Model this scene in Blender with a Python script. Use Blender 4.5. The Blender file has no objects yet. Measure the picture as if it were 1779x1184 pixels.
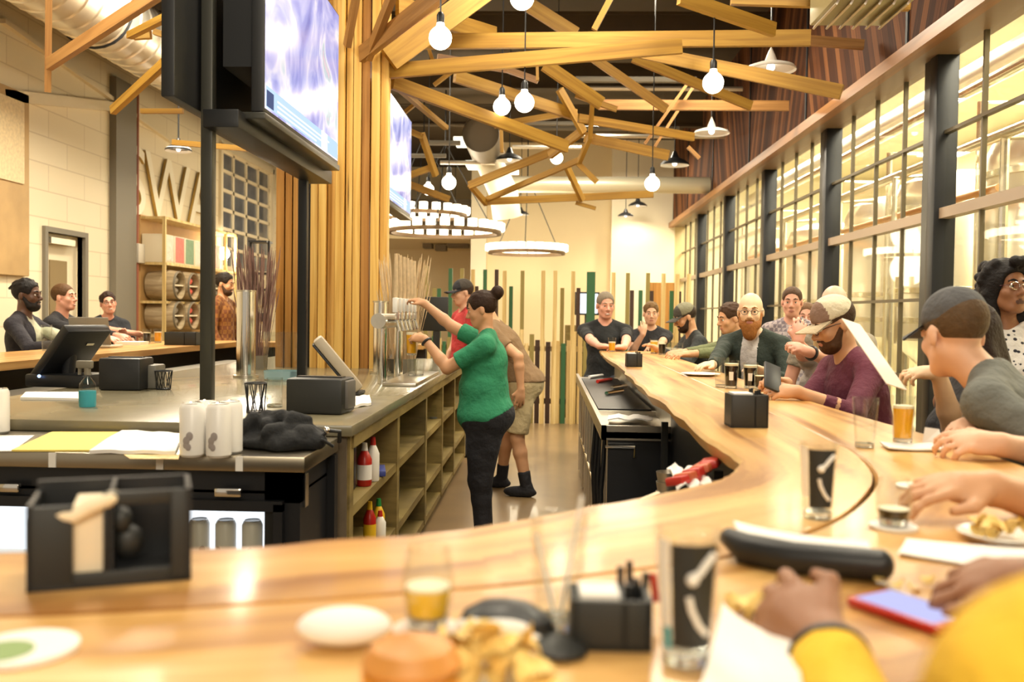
import bpy, bmesh, math, random
import numpy as np
from mathutils import Vector as V, Matrix as M
random.seed(7)
C = bpy.context.scene.collection
PI = math.pi
# ---------------------------------------------------------------- camera
F = 1600.0; CX, CY = 889.5, 592.0; EYE = 1.40
RC = (M.Rotation(math.atan(60.5 / F), 3, 'Z') @ M.Rotation(PI / 2 - math.atan(46 / F), 3, 'X') @ M.Rotation(math.radians(0.8), 3, 'Z'))
def ray(px, py): return RC @ V(((px - CX) / F, -(py - CY) / F, -1.0))
def atY(px, py, y):
    d = ray(px, py); return V((0, 0, EYE)) + d * (y / d.y)
def atZ(px, py, z):
    d = ray(px, py); return V((0, 0, EYE)) + d * ((z - EYE) / d.z)
def atX(px, py, x):
    d = ray(px, py); return V((0, 0, EYE)) + d * (x / d.x)
cam = bpy.data.cameras.new('camera'); camo = bpy.data.objects.new('camera', cam); C.objects.link(camo)
camo.matrix_world = M.Translation((0, 0, EYE)) @ RC.to_4x4()
cam.sensor_width = 36; cam.sensor_fit = 'HORIZONTAL'; cam.lens = F * 36 / 1779; cam.clip_start = 0.02
cam.dof.use_dof = True; cam.dof.focus_distance = 4.9; cam.dof.aperture_fstop = 3.0
bpy.context.scene.camera = camo
# ---------------------------------------------------------------- materials
def nt(name):
    m = bpy.data.materials.new(name); m.use_nodes = True
    return m, m.node_tree.nodes, m.node_tree.links, m.node_tree.nodes['Principled BSDF']
def mat(name, col, rough=.5, metal=0, spec=.5, noise=0, scale=8, bump=0, coat=0, emit=None, es=0, sss=0):
    m, n, l, b = nt(name)
    b.inputs['Base Color'].default_value = (*col, 1); b.inputs['Roughness'].default_value = rough
    b.inputs['Metallic'].default_value = metal; b.inputs['Specular IOR Level'].default_value = spec
    b.inputs['Coat Weight'].default_value = coat
    if emit: b.inputs['Emission Color'].default_value = (*emit, 1); b.inputs['Emission Strength'].default_value = es
    if noise or bump:
        tc = n.new('ShaderNodeTexCoord'); t = n.new('ShaderNodeTexNoise'); t.inputs['Scale'].default_value = scale; t.inputs['Detail'].default_value = 5
        l.new(tc.outputs['Object'], t.inputs['Vector'])
        if noise:
            mx = n.new('ShaderNodeMix'); mx.data_type = 'RGBA'
            mx.inputs['A'].default_value = (*[c * (1 - noise) for c in col], 1); mx.inputs['B'].default_value = (*[min(1, c * (1 + noise)) for c in col], 1)
            l.new(t.outputs['Fac'], mx.inputs['Factor']); l.new(mx.outputs['Result'], b.inputs['Base Color'])
        if bump:
            bp = n.new('ShaderNodeBump'); bp.inputs['Strength'].default_value = bump; bp.inputs['Distance'].default_value = .01
            l.new(t.outputs['Fac'], bp.inputs['Height']); l.new(bp.outputs['Normal'], b.inputs['Normal'])
    return m
def ramp(n, stops):
    r = n.new('ShaderNodeValToRGB'); e = r.color_ramp.elements
    e[0].position, e[0].color = stops[0][0], (*stops[0][1], 1); e[1].position, e[1].color = stops[-1][0], (*stops[-1][1], 1)
    for p, c in stops[1:-1]:
        x = e.new(p); x.color = (*c, 1)
    return r
def wood(name, dark, mid, light, rough=.4, coord='Object', sc=(1, 1, 1), knots=0, coat=0, detail=4, spread=.2):
    """grain runs along the axis with the small scale"""
    m, n, l, b = nt(name)
    tc = n.new('ShaderNodeTexCoord'); mp = n.new('ShaderNodeMapping'); mp.inputs['Scale'].default_value = sc
    l.new(tc.outputs[coord], mp.inputs['Vector'])
    t = n.new('ShaderNodeTexNoise'); t.inputs['Scale'].default_value = 1; t.inputs['Detail'].default_value = detail; t.inputs['Distortion'].default_value = .6
    l.new(mp.outputs['Vector'], t.inputs['Vector'])
    r = ramp(n, [(.5 - spread, dark), (.5, mid), (.5 + spread, light)])
    l.new(t.outputs['Fac'], r.inputs['Fac']); out = r.outputs['Color']
    if knots:
        m2 = n.new('ShaderNodeMapping'); m2.inputs['Scale'].default_value = [s * .6 if s < 3 else s * .45 for s in sc]
        l.new(tc.outputs[coord], m2.inputs['Vector'])
        vo = n.new('ShaderNodeTexVoronoi'); vo.inputs['Scale'].default_value = knots; l.new(m2.outputs['Vector'], vo.inputs['Vector'])
        kr = ramp(n, [(.04, (.12, .04, .01)), (.12, (1, 1, 1))]); l.new(vo.outputs['Distance'], kr.inputs['Fac'])
        mx = n.new('ShaderNodeMix'); mx.data_type = 'RGBA'; mx.blend_type = 'MULTIPLY'; mx.inputs['Factor'].default_value = 1
        l.new(out, mx.inputs['A']); l.new(kr.outputs['Color'], mx.inputs['B']); out = mx.outputs['Result']
    l.new(out, b.inputs['Base Color']); b.inputs['Roughness'].default_value = rough; b.inputs['Coat Weight'].default_value = coat; b.inputs['Coat Roughness'].default_value = .12
    return m
def emis(name, col, s):
    m = bpy.data.materials.new(name); m.use_nodes = True; n = m.node_tree.nodes; n.clear()
    e = n.new('ShaderNodeEmission'); e.inputs[0].default_value = (*col, 1); e.inputs[1].default_value = s
    o = n.new('ShaderNodeOutputMaterial'); m.node_tree.links.new(e.outputs[0], o.inputs[0]); return m
def glassm(name, col=(1, 1, 1), rough=0, ior=1.3, thin=False):
    m = bpy.data.materials.new(name); m.use_nodes = True; n = m.node_tree.nodes; l = m.node_tree.links; n.clear()
    o = n.new('ShaderNodeOutputMaterial')
    if thin:
        t = n.new('ShaderNodeBsdfTransparent'); t.inputs[0].default_value = (*col, 1); g = n.new('ShaderNodeBsdfGlossy'); g.inputs['Roughness'].default_value = .02
        lw = n.new('ShaderNodeLayerWeight'); lw.inputs[0].default_value = .5
        pw = n.new('ShaderNodeMath'); pw.operation = 'POWER'; l.new(lw.outputs['Facing'], pw.inputs[0]); pw.inputs[1].default_value = 3
        fr = n.new('ShaderNodeMath'); fr.operation = 'MULTIPLY_ADD'; l.new(pw.outputs[0], fr.inputs[0]); fr.inputs[1].default_value = .45 if ior < 1.2 else .3; fr.inputs[2].default_value = .03
        mx = n.new('ShaderNodeMixShader'); l.new(fr.outputs[0], mx.inputs[0]); l.new(t.outputs[0], mx.inputs[1]); l.new(g.outputs[0], mx.inputs[2]); l.new(mx.outputs[0], o.inputs[0])
    else:
        g = n.new('ShaderNodeBsdfGlass'); g.inputs['Color'].default_value = (*col, 1); g.inputs['Roughness'].default_value = rough; g.inputs['IOR'].default_value = ior
        l.new(g.outputs[0], o.inputs[0])
    return m
W = {}
W['steel'] = mat('brushed_steel', (.62, .58, .5), .28, 1, noise=.12, scale=20)
W['counter_steel'] = mat('counter_steel', (.44, .39, .30), .3, 1, noise=.15, scale=6)
W['chrome'] = mat('chrome', (.8, .78, .74), .12, 1)
W['duct'] = mat('galvanised_duct', (.72, .66, .55), .35, .8, noise=.15, scale=5)
W['black'] = mat('black_plastic', (.012, .013, .015), .42)
W['charcoal'] = mat('charcoal_plastic', (.018, .019, .018), .5)
W['blackmetal'] = mat('black_metal', (.014, .015, .017), .4, .3)
W['greypost'] = mat('grey_painted_steel', (.05, .05, .042), .35, .4)
W['greycol'] = mat('grey_column_paint', (.19, .17, .13), .5)
W['white'] = mat('white_paper', (.86, .84, .8), .7)
W['whitecer'] = mat('white_ceramic', (.85, .84, .8), .25)
W['cream'] = mat('cream_paint', (.78, .69, .5), .6, noise=.05, scale=3, bump=.05)
W['yellowpaper'] = mat('yellow_paper', (.85, .66, .16), .7)
W['red'] = mat('red_plastic', (.5, .03, .02), .35)
W['dark'] = mat('dark_void', (.01, .011, .014), .6)
W['fridgeblack'] = mat('fridge_black', (.012, .013, .016), .35)
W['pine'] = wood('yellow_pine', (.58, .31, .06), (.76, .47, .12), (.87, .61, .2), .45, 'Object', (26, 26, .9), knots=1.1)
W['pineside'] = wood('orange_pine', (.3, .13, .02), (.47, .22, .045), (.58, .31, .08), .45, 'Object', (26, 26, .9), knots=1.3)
W['beam'] = wood('golden_beam', (.27, .135, .014), (.38, .205, .024), (.46, .27, .04), .6, 'UV', (1.2, 26, 1))
W['beamdark'] = wood('brown_beam', (.24, .11, .03), (.34, .17, .05), (.42, .22, .07), .5, 'UV', (1.2, 26, 1))
W['bar'] = wood('bar_slab', (.34, .15, .035), (.62, .34, .1), (.78, .49, .18), .34, 'UV', (.8, 11, 1), coat=.25, detail=7, spread=.17)
W['barend'] = wood('bar_live_edge', (.5, .28, .08), (.66, .41, .14), (.78, .54, .22), .45, 'UV', (2, 10, 1))
W['resin'] = mat('dark_resin', (.05, .022, .008), .85, spec=.1)
W['barbase'] = mat('bar_base_dark', (.035, .03, .024), .55)
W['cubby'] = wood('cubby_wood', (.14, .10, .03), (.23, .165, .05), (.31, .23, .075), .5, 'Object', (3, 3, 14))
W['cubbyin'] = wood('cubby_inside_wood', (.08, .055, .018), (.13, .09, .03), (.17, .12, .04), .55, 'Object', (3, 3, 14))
W['concrete'] = mat('concrete_top', (.20, .175, .11), .25, noise=.22, scale=7, coat=.2)
W['islandend'] = mat('concrete_panel', (.16, .12, .075), .6, noise=.3, scale=12)
W['floor'] = mat('polished_concrete', (.25, .165, .08), .3, noise=.35, scale=2.3, coat=.15)
W['ceil'] = mat('dark_ceiling', (.07, .048, .024), .8, noise=.3, scale=2)
W['wallb'] = mat('back_wall_paint', (.76, .62, .37), .7, noise=.04, scale=1.5)
W['walllit'] = mat('back_wall_lit', (.84, .76, .56), .7)  # lighter tone of the back wall: the light on it is in the colour
W['bulb'] = emis('bulb_glow', (1, .88, .66), 9)
W['tubeglow'] = emis('candle_tube_glow', (1, .85, .58), 7)
W['lampin'] = emis('lamp_inside_glow', (1, .93, .8), 6)
W['brew'] = mat('tank_steel', (.8, .76, .62), .3, .75, noise=.1, scale=3)
W['glasspane'] = glassm('window_pane', (.97, .97, .94), ior=1.25, thin=True)
W['glass'] = glassm('drinking_glass', (.97, .98, .97), ior=1.12, thin=True)
W['glassrim'] = mat('thick_glass', (.85, .87, .85), .08); W['glassrim'].node_tree.nodes['Principled BSDF'].inputs['Transmission Weight'].default_value = .8
W['beer'] = mat('hazy_beer', (.85, .40, .015), .15, sss=0, coat=.3)
W['beeryellow'] = mat('yellow_beer', (.9, .55, .04), .15, coat=.3)
W['stout'] = mat('dark_beer', (.012, .006, .004), .1)
W['foam'] = mat('beer_foam', (.9, .82, .62), .7)
# ---------------------------------------------------------------- mesh builder
class MB:
    def __init__(s): s.v = []; s.f = []; s.m = []; s.uv = {}
    def add(s, vs, fs, mi=0):
        o = len(s.v); s.v += [tuple(x) for x in vs]
        for f in fs: s.f.append([o + i for i in f]); s.m.append(mi)
        return s
    def box(s, c, d, R=None, b=0, mi=0):
        c = V(c); h = [x / 2 for x in d]
        if b <= 0:
            vs = [V((sx * h[0], sy * h[1], sz * h[2])) for sx in (-1, 1) for sy in (-1, 1) for sz in (-1, 1)]
            fs = [(0, 1, 3, 2), (4, 6, 7, 5), (0, 4, 5, 1), (2, 3, 7, 6), (0, 2, 6, 4), (1, 5, 7, 3)]
        else:
            bm = bmesh.new(); bmesh.ops.create_cube(bm, size=1)
            for v in bm.verts: v.co = V((v.co.x * d[0], v.co.y * d[1], v.co.z * d[2]))
            bmesh.ops.bevel(bm, geom=bm.edges[:], offset=min(b, min(d) * .45), segments=2, affect='EDGES', profile=.5)
            bm.verts.index_update(); vs = [v.co.copy() for v in bm.verts]; fs = [[v.index for v in f.verts] for f in bm.faces]; bm.free()
        if R is not None: vs = [R @ v for v in vs]
        return s.add([c + v for v in vs], fs, mi)
    def bx(s, x0, x1, y0, y1, z0, z1, b=0, mi=0): return s.box(((x0 + x1) / 2, (y0 + y1) / 2, (z0 + z1) / 2), (abs(x1 - x0), abs(y1 - y0), abs(z1 - z0)), b=b, mi=mi)
    def beam(s, p0, p1, w, h, b=0, mi=0, up=V((0, 0, 1))):
        """bar from p0 to p1; w across, h along up; UVs along its length"""
        p0, p1 = V(p0), V(p1); d = p1 - p0; L = d.length; d.normalize()
        x = d.cross(up)
        if x.length < 1e-4: x = V((1, 0, 0))
        x.normalize(); u = x.cross(d)
        q = [x * sx * w / 2 + u * sy * h / 2 for sx, sy in ((-1, -1), (1, -1), (1, 1), (-1, 1))]
        o = len(s.v); s.v += [tuple(p0 + k) for k in q] + [tuple(p1 + k) for k in q]
        r = random.random() * 9
        for i in range(4):
            j = (i + 1) % 4; s.f.append([o + i, o + j, o + 4 + j, o + 4 + i]); s.m.append(mi)
            ww = h if i % 2 else w
            s.uv[len(s.f) - 1] = [(r, r + i), (r, r + i + ww), (r + L, r + i + ww), (r + L, r + i)]
        s.f.append([o + 3, o + 2, o + 1, o]); s.f.append([o + 4, o + 5, o + 6, o + 7]); s.m += [mi, mi]
        s.uv[len(s.f) - 1] = s.uv[len(s.f) - 2] = [(r, r), (r + w, r), (r + w, r + h), (r, r + h)]
        return s
    def tube(s, pts, r, seg=10, mi=0, cap=True):
        pts = [V(p) for p in pts]; n = len(pts); rs = r if isinstance(r, (list, tuple)) else [r] * n
        T = [(pts[min(i + 1, n - 1)] - pts[max(i - 1, 0)]).normalized() for i in range(n)]
        a = V((0, 0, 1)) if abs(T[0].z) < .9 else V((1, 0, 0)); x = T[0].cross(a).normalized(); vs = []
        for i in range(n):
            x = (x - T[i] * x.dot(T[i])).normalized(); y = T[i].cross(x)
            vs += [pts[i] + (x * math.cos(2 * PI * k / seg) + y * math.sin(2 * PI * k / seg)) * rs[i] for k in range(seg)]
        fs = [(i * seg + k, i * seg + (k + 1) % seg, (i + 1) * seg + (k + 1) % seg, (i + 1) * seg + k) for i in range(n - 1) for k in range(seg)]
        if cap: fs += [tuple(range(seg - 1, -1, -1)), tuple((n - 1) * seg + k for k in range(seg))]
        return s.add(vs, fs, mi)
    def lathe(s, prof, c=(0, 0, 0), seg=24, R=None, mi=0):
        c = V(c); vs = []; fs = []; n = len(prof)
        for r, z in prof:
            for k in range(seg):
                p = V((r * math.cos(2 * PI * k / seg), r * math.sin(2 * PI * k / seg), z)); vs.append(c + (R @ p if R is not None else p))
        for i in range(n - 1):
            for k in range(seg): fs.append((i * seg + k, i * seg + (k + 1) % seg, (i + 1) * seg + (k + 1) % seg, (i + 1) * seg + k))
        if prof[0][0] > 1e-6: fs.append(tuple(range(seg - 1, -1, -1))) if False else None
        return s.add(vs, [f for f in fs if f], mi)
    def solid(s, prof, c=(0, 0, 0), seg=24, R=None, mi=0): return s.lathe([(1e-5, prof[0][1])] + prof + [(1e-5, prof[-1][1])], c, seg, R, mi)
    def ell(s, c, r, R=None, seg=16, rings=10, mi=0):
        if not isinstance(r, (tuple, list)): r = (r, r, r)
        c = V(c); vs = []; fs = []
        for i in range(rings + 1):
            t = PI * i / rings
            for k in range(seg):
                p = V((r[0] * math.sin(t) * math.cos(2 * PI * k / seg), r[1] * math.sin(t) * math.sin(2 * PI * k / seg), -r[2] * math.cos(t)))
                vs.append(c + (R @ p if R is not None else p))
        fs = [(i * seg + k, i * seg + (k + 1) % seg, (i + 1) * seg + (k + 1) % seg, (i + 1) * seg + k) for i in range(rings) for k in range(seg)]
        return s.add(vs, fs, mi)
    def prism(s, poly, z0, z1, R=None, c=(0, 0, 0), mi=0):
        n = len(poly); c = V(c); T = (lambda p: c + (R @ p if R is not None else p))
        vs = [T(V((x, y, z0))) for x, y in poly] + [T(V((x, y, z1))) for x, y in poly]
        fs = [tuple(range(n - 1, -1, -1)), tuple(range(n, 2 * n))] + [(i, (i + 1) % n, n + (i + 1) % n, n + i) for i in range(n)]
        return s.add(vs, fs, mi)
    def quad(s, a, b, c, d, mi=0): return s.add([a, b, c, d], [(0, 1, 2, 3)], mi)
    def build(s, name, mats, parent=None, smooth=30, local=False, origin=None):
        if not isinstance(mats, (list, tuple)): mats = [mats]
        me = bpy.data.meshes.new(name)
        vs = s.v; loc = V((0, 0, 0))
        if not local:
            if parent is None:
                if origin is not None: loc = V(origin)
                else:
                    a = np.array(vs); loc = V(((a[:, 0].min() + a[:, 0].max()) / 2, (a[:, 1].min() + a[:, 1].max()) / 2, a[:, 2].min()))
            else:
                p = parent
                off = V((0, 0, 0))
                while p is not None: off = off + p.location; p = p.parent
                loc = V((0, 0, 0)); vs = [tuple(V(v) - off) for v in vs]
            if parent is None: vs = [tuple(V(v) - loc) for v in vs]
        me.from_pydata(vs, [], s.f)
        for m in mats: me.materials.append(m)
        for p, k in zip(me.polygons, s.m): p.material_index = k
        if s.uv:
            u = me.uv_layers.new(name='UVMap')
            for fi, q in s.uv.items():
                for li, c in zip(me.polygons[fi].loop_indices, q): u.data[li].uv = c
        bm = bmesh.new(); bm.from_mesh(me); bmesh.ops.recalc_face_normals(bm, faces=bm.faces[:]) if not getattr(s, 'keep', False) else None
        bm.to_mesh(me); bm.free()
        if smooth:
            me.shade_smooth(); me.set_sharp_from_angle(angle=math.radians(smooth))
        o = bpy.data.objects.new(name, me); C.objects.link(o); o.location = loc
        if parent is not None: o.parent = parent
        return o
def tag(o, label, cat, group=None, kind=None):
    o['label'] = label; o['category'] = cat
    if group: o['group'] = group
    if kind: o['kind'] = kind
    return o
def thing(name, label, cat, loc=(0, 0, 0), group=None, rz=0):
    o = bpy.data.objects.new(name, None); C.objects.link(o); o.location = loc; o.rotation_euler = (0, 0, rz); o.empty_display_size = .1
    return tag(o, label, cat, group)
def struct(o): o['kind'] = 'structure'; return o
def dup(root, loc, rz=None, label=None, sc=None):
    r = root.copy(); C.objects.link(r); r.location = loc
    if rz is not None: r.rotation_euler = (0, 0, rz)
    if sc is not None: r.scale = (sc, sc, sc) if not isinstance(sc, tuple) else sc
    if label: r['label'] = label
    for ch in list(root.children):
        c = ch.copy(); C.objects.link(c); c.parent = r
        for g in ch.children:
            d = g.copy(); C.objects.link(d); d.parent = c
    return r
def Rz(a): return M.Rotation(a, 3, 'Z')
def Rx(a): return M.Rotation(a, 3, 'X')
def Ry(a): return M.Rotation(a, 3, 'Y')
# ================================================================ SETTING
XW, XL, YB, CEIL = 3.0, -5.6, 21.0, 5.3
def S(name, mb, m, parent=None, smooth=30): return struct(mb.build(name, m, parent, smooth))
S('floor', MB().bx(-5.9, 12, -2.5, 26, -.1, 0), W['floor'])
S('ceiling', MB().bx(-5.9, 12, -2.5, 26, CEIL, CEIL + .1), W['ceil'])
# --- left wall: white painted block, with a door opening
W['block'] = mat('white_painted_block', (.80, .70, .50), .6)
m = W['block']; n = m.node_tree.nodes; l = m.node_tree.links; b = n['Principled BSDF']
tc = n.new('ShaderNodeTexCoord'); mp = n.new('ShaderNodeMapping'); mp.inputs['Rotation'].default_value = (PI / 2, 0, PI / 2)
sp = n.new('ShaderNodeSeparateXYZ'); cb = n.new('ShaderNodeCombineXYZ'); l.new(tc.outputs['Object'], sp.inputs[0]); l.new(sp.outputs[1], cb.inputs[0]); l.new(sp.outputs[2], cb.inputs[1])
br = n.new('ShaderNodeTexBrick'); br.inputs['Scale'].default_value = 1; br.inputs['Brick Width'].default_value = .8; br.inputs['Row Height'].default_value = .3; br.inputs['Mortar Size'].default_value = .008
br.inputs['Color1'].default_value = (.82, .73, .53, 1); br.inputs['Color2'].default_value = (.79, .69, .48, 1); br.inputs['Mortar'].default_value = (.66, .56, .38, 1)
l.new(cb.outputs[0], br.inputs['Vector']); l.new(br.outputs['Color'], b.inputs['Base Color'])
bp = n.new('ShaderNodeBump'); bp.inputs['Strength'].default_value = .25; bp.inputs['Distance'].default_value = .01; bp.invert = True; l.new(br.outputs['Fac'], bp.inputs['Height']); l.new(bp.outputs['Normal'], b.inputs['Normal'])
DY0, DY1, DZ = 10.25, 11.3, 2.25       # door opening
DY0, DY1 = atX(78, 500, XL).y, atX(143, 500, XL).y
WY0, WY1, WZ0, WZ1 = atX(384, 300, XL).y, atX(470, 300, XL).y, 2.15, 4.15     # window opening
wl = MB()
def wbox(y0, y1, z0, z1): wl.bx(XL - .2, XL, y0, y1, z0, z1)
wbox(-2.5, DY0, 0, CEIL); wbox(DY0, DY1, DZ, CEIL); wbox(DY1, WY0, 0, CEIL); wbox(WY0, WY1, 0, WZ0); wbox(WY0, WY1, WZ1, CEIL); wbox(WY1, YB + .2, 0, CEIL)
S('wall_left', wl, W['block'])
# door in the left wall
f = MB(); f.bx(XL - .06, XL + .04, DY0 - .06, DY0, 0, DZ + .06); f.bx(XL - .06, XL + .04, DY1, DY1 + .07, 0, DZ + .06); f.bx(XL - .06, XL + .04, DY0, DY1, DZ, DZ + .06)
fr = S('door_1', f, W['greycol'])
d = MB(); d.bx(XL - .12, XL - .07, DY0, DY1, 0.01, DZ); struct(d.build('door_leaf', W['cream'], fr))
d = MB(); d.bx(XL - .07, XL - .055, DY0 + .25 * (DY1 - DY0), DY1 - .3 * (DY1 - DY0), 1.0, DZ - .3); struct(d.build('door_glass', mat('door_glass_dark', (.22, .16, .08), .1), fr))
d = MB(); d.bx(XL - .05, XL + .02, DY0 + .1, DY1 - .2, DZ - .12, DZ - .05); struct(d.build('door_closer', W['duct'], fr))
# wall ledges / beam lines on the left wall
def ledge(pa, pb, h, mname, nm):
    a, c = atX(*pa, XL), atX(*pb, XL); q = MB(); q.beam((XL + .03, a.y, a.z), (XL + .03, c.y, c.z), .06, h); return S(nm, q, W[mname])
ledge((0, 165), (190, 185), .12, 'cream', 'trim_1')
ledge((0, 36), (300, 250), .05, 'cream', 'trim_2')
# notice panel at the left edge
a, c = atX(-30, 165, XL), atX(42, 480, XL)
pb = MB(); pb.bx(XL + .001, XL + .06, a.y - 1, c.y, c.z, atX(42, 165, XL).z, b=.01)
tag(pb.build('notice_panel', mat('tan_notice_board', (.52, .35, .16), .6, noise=.25, scale=4)), 'large tan notice panel on the white block wall left of the door', 'panel')
pp = atX(20, 230, XL + .07)
tag(MB().bx(XL + .06, XL + .075, c.y - 1.1, c.y - .12, 2.7, 3.55).build('menu_sheet', mat('menu_sheet_paper', (.74, .6, .36), .6, noise=.3, scale=30)), 'pale printed sheet pinned high on the tan notice panel', 'sheet')
# grey steel column with conduit
a, c = atX(190, 300, XL), atX(226, 300, XL)
q = MB(); ym = (a.y + c.y) / 2
q.bx(XL + .001, XL + .09, a.y, c.y, 0, 4.35)
S('trim_3', q, W['greycol'])
q = MB(); x = XL + .05; p = atX(238, 300, x); q.tube([(x, p.y, 0.0), (x, p.y, 4.3)], .025); tag(q.build('conduit', mat('red_brown_conduit', (.3, .09, .05), .4)), 'red brown conduit running up the wall beside the grey column', 'conduit')
p = atX(238, 440, XL + .03); tag(MB().box((XL + .05, p.y, p.z), (.1, .2, .26), b=.01).build('junction_box', mat('box_grey', (.6, .55, .45), .5)), 'pale junction box on the wall at the foot of the red conduit', 'box')
# left window (steel sash)
win = MB()
for i in range(5): yy = WY0 + (WY1 - WY0) * i / 4; win.bx(XL - .08, XL - .02, yy - .04, yy + .04, WZ0, WZ1)
for i in range(7): zz = WZ0 + (WZ1 - WZ0) * i / 6; win.bx(XL - .08, XL - .02, WY0, WY1, zz - .03, zz + .03)
w1 = S('window_1', win, W['cream'])
struct(MB().bx(XL - .06, XL - .05, WY0, WY1, WZ0, WZ1).build('window_panes', mat('night_glass', (.14, .15, .17), .08, noise=.7, scale=2.5), w1))
q = MB(); yy = WY0 - .25
q.bx(XL, XL + .05, WY0 - .12, WY0 - .02, 2.1, 4.25); q.bx(XL, XL + .05, WY1 + .02, WY1 + .12, 2.1, 4.25); q.bx(XL, XL + .05, WY0 - .12, WY1 + .12, 4.16, 4.28)
S('trim_4', q, W['cream'])
# --- right window wall
W['mullion'] = mat('mullion_bronze', (.13, .105, .06), .4, .4); BAY = 2.79; Y1 = 7.28; HZ = 3.45
posts = [Y1 - BAY + BAY * i for i in range(7)]     # 4.49 ...
posts = [Y1 - 3 * BAY, Y1 - 2 * BAY] + posts
S('wall_right', MB().bx(XW, XW + .15, -2.5, YB, 0, .35), W['barbase'])
for i, y in enumerate(posts[:-1]):
    if y < -1.5: continue
    y2 = posts[i + 1]
    m = MB()
    for k in range(1, 4):
        yy = y + .1 + (y2 - y - .1) * k / 4; m.bx(XW + .02, XW + .055, yy - .011, yy + .011, .35, HZ)
    for z in (.93, 1.565, 2.84): m.bx(XW + .015, XW + .06, y + .07, y2 - .07, z - .013, z + .013)
    o = S('window_%d' % (i + 2), m, W['mullion'])
    struct(MB().bx(XW - .01, XW + .08, y + .07, y2 - .07, 2.18, 2.26).build('transom', mat('transom_brown_%d' % i, (.33, .24, .16), .4), o))
    struct(MB().bx(XW + .034, XW + .04, y + .07, y2 - .07, .35, HZ).build('pane', W['glasspane'], o))
W['postface'] = mat('post_brown_face', (.24, .16, .1), .4)
for i, y in enumerate(posts):
    if y < -1.5: continue
    m = MB(); m.bx(XW - .05, XW + .12, y - .07, y + .07, 0, HZ, b=.01)
    S('trim_%d' % (10 + i), m, W['blackmetal'])
    m = MB(); m.bx(XW - .035, XW + .1, y + .072, y + .2, .35, HZ); S('trim_%d' % (30 + i), m, W['greypost'])
# header rail
m = MB(); m.beam((XW - .29, -2.5, HZ - .03), (XW - .29, YB, HZ - .03), .1, .1); S('trim_50', m, wood('header_wood', (.2, .09, .03), (.33, .15, .05), (.42, .2, .07), .4, 'UV', (.6, 10, 1)))
S('trim_51', MB().bx(XW - .3, XW + .12, -2.5, YB, HZ - .02, HZ + .02), W['postface'])
# diagonal brown planks above the header, direction alternates bay by bay
def plankmat(name, sgn):
    m, n, l, b = nt(name)
    g = n.new('ShaderNodeNewGeometry'); s = n.new('ShaderNodeSeparateXYZ'); l.new(g.outputs['Position'], s.inputs[0])
    def mth(op, a, c=None):
        k = n.new('ShaderNodeMath'); k.operation = op
        for i, q in enumerate((a, c)):
            if q is None: continue
            if isinstance(q, (int, float)): k.inputs[i].default_value = q
            else: l.new(q, k.inputs[i])
        return k.outputs[0]
    u = mth('ADD', mth('MULTIPLY', s.outputs[1], .93), mth('MULTIPLY', s.outputs[2], .37 * sgn))
    v = mth('SUBTRACT', mth('MULTIPLY', s.outputs[2], .93), mth('MULTIPLY', s.outputs[1], .37 * sgn))
    k = mth('FLOOR', mth('MULTIPLY', u, 9)); fr = mth('FRACT', mth('MULTIPLY', u, 9))
    wn = n.new('ShaderNodeTexWhiteNoise'); wn.noise_dimensions = '1D'; l.new(k, wn.inputs['W'])
    cb = n.new('ShaderNodeCombineXYZ'); l.new(mth('MULTIPLY', u, 40), cb.inputs[0]); l.new(mth('MULTIPLY', v, 1.5), cb.inputs[1])
    t = n.new('ShaderNodeTexNoise'); t.inputs['Scale'].default_value = 1; l.new(cb.outputs[0], t.inputs['Vector'])
    r = ramp(n, [(.25, (.045, .015, .006)), (.5, (.11, .038, .013)), (.8, (.2, .08, .028))])
    l.new(mth('ADD', mth('MULTIPLY', wn.outputs['Value'], .6), mth('MULTIPLY', t.outputs['Fac'], .4)), r.inputs['Fac'])
    gap = mth('GREATER_THAN', fr, .06); mx = n.new('ShaderNodeMix'); mx.data_type = 'RGBA'; mx.inputs['A'].default_value = (.02, .008, .003, 1)
    l.new(gap, mx.inputs['Factor']); l.new(r.outputs['Color'], mx.inputs['B']); l.new(mx.outputs['Result'], b.inputs['Base Color']); b.inputs['Roughness'].default_value = .75; b.inputs['Specular IOR Level'].default_value = .15
    return m
pm = [plankmat('diagonal_planks_a', 1), plankmat('diagonal_planks_b', -1)]
m = MB()
for i, y in enumerate(posts[:-1]): m.bx(XW - .25, XW - .2, y, posts[i + 1], HZ, CEIL, mi=i % 2)
m.bx(XW - .25, XW + .15, YB - .35, YB - .3, HZ, CEIL)
S('wall_right_upper', m, pm)
for i, y in enumerate(posts[1:]):
    S('trim_%d' % (60 + i), MB().bx(XW - .265, XW - .24, y - .02, y + .02, HZ, CEIL), W['dark'])
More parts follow.
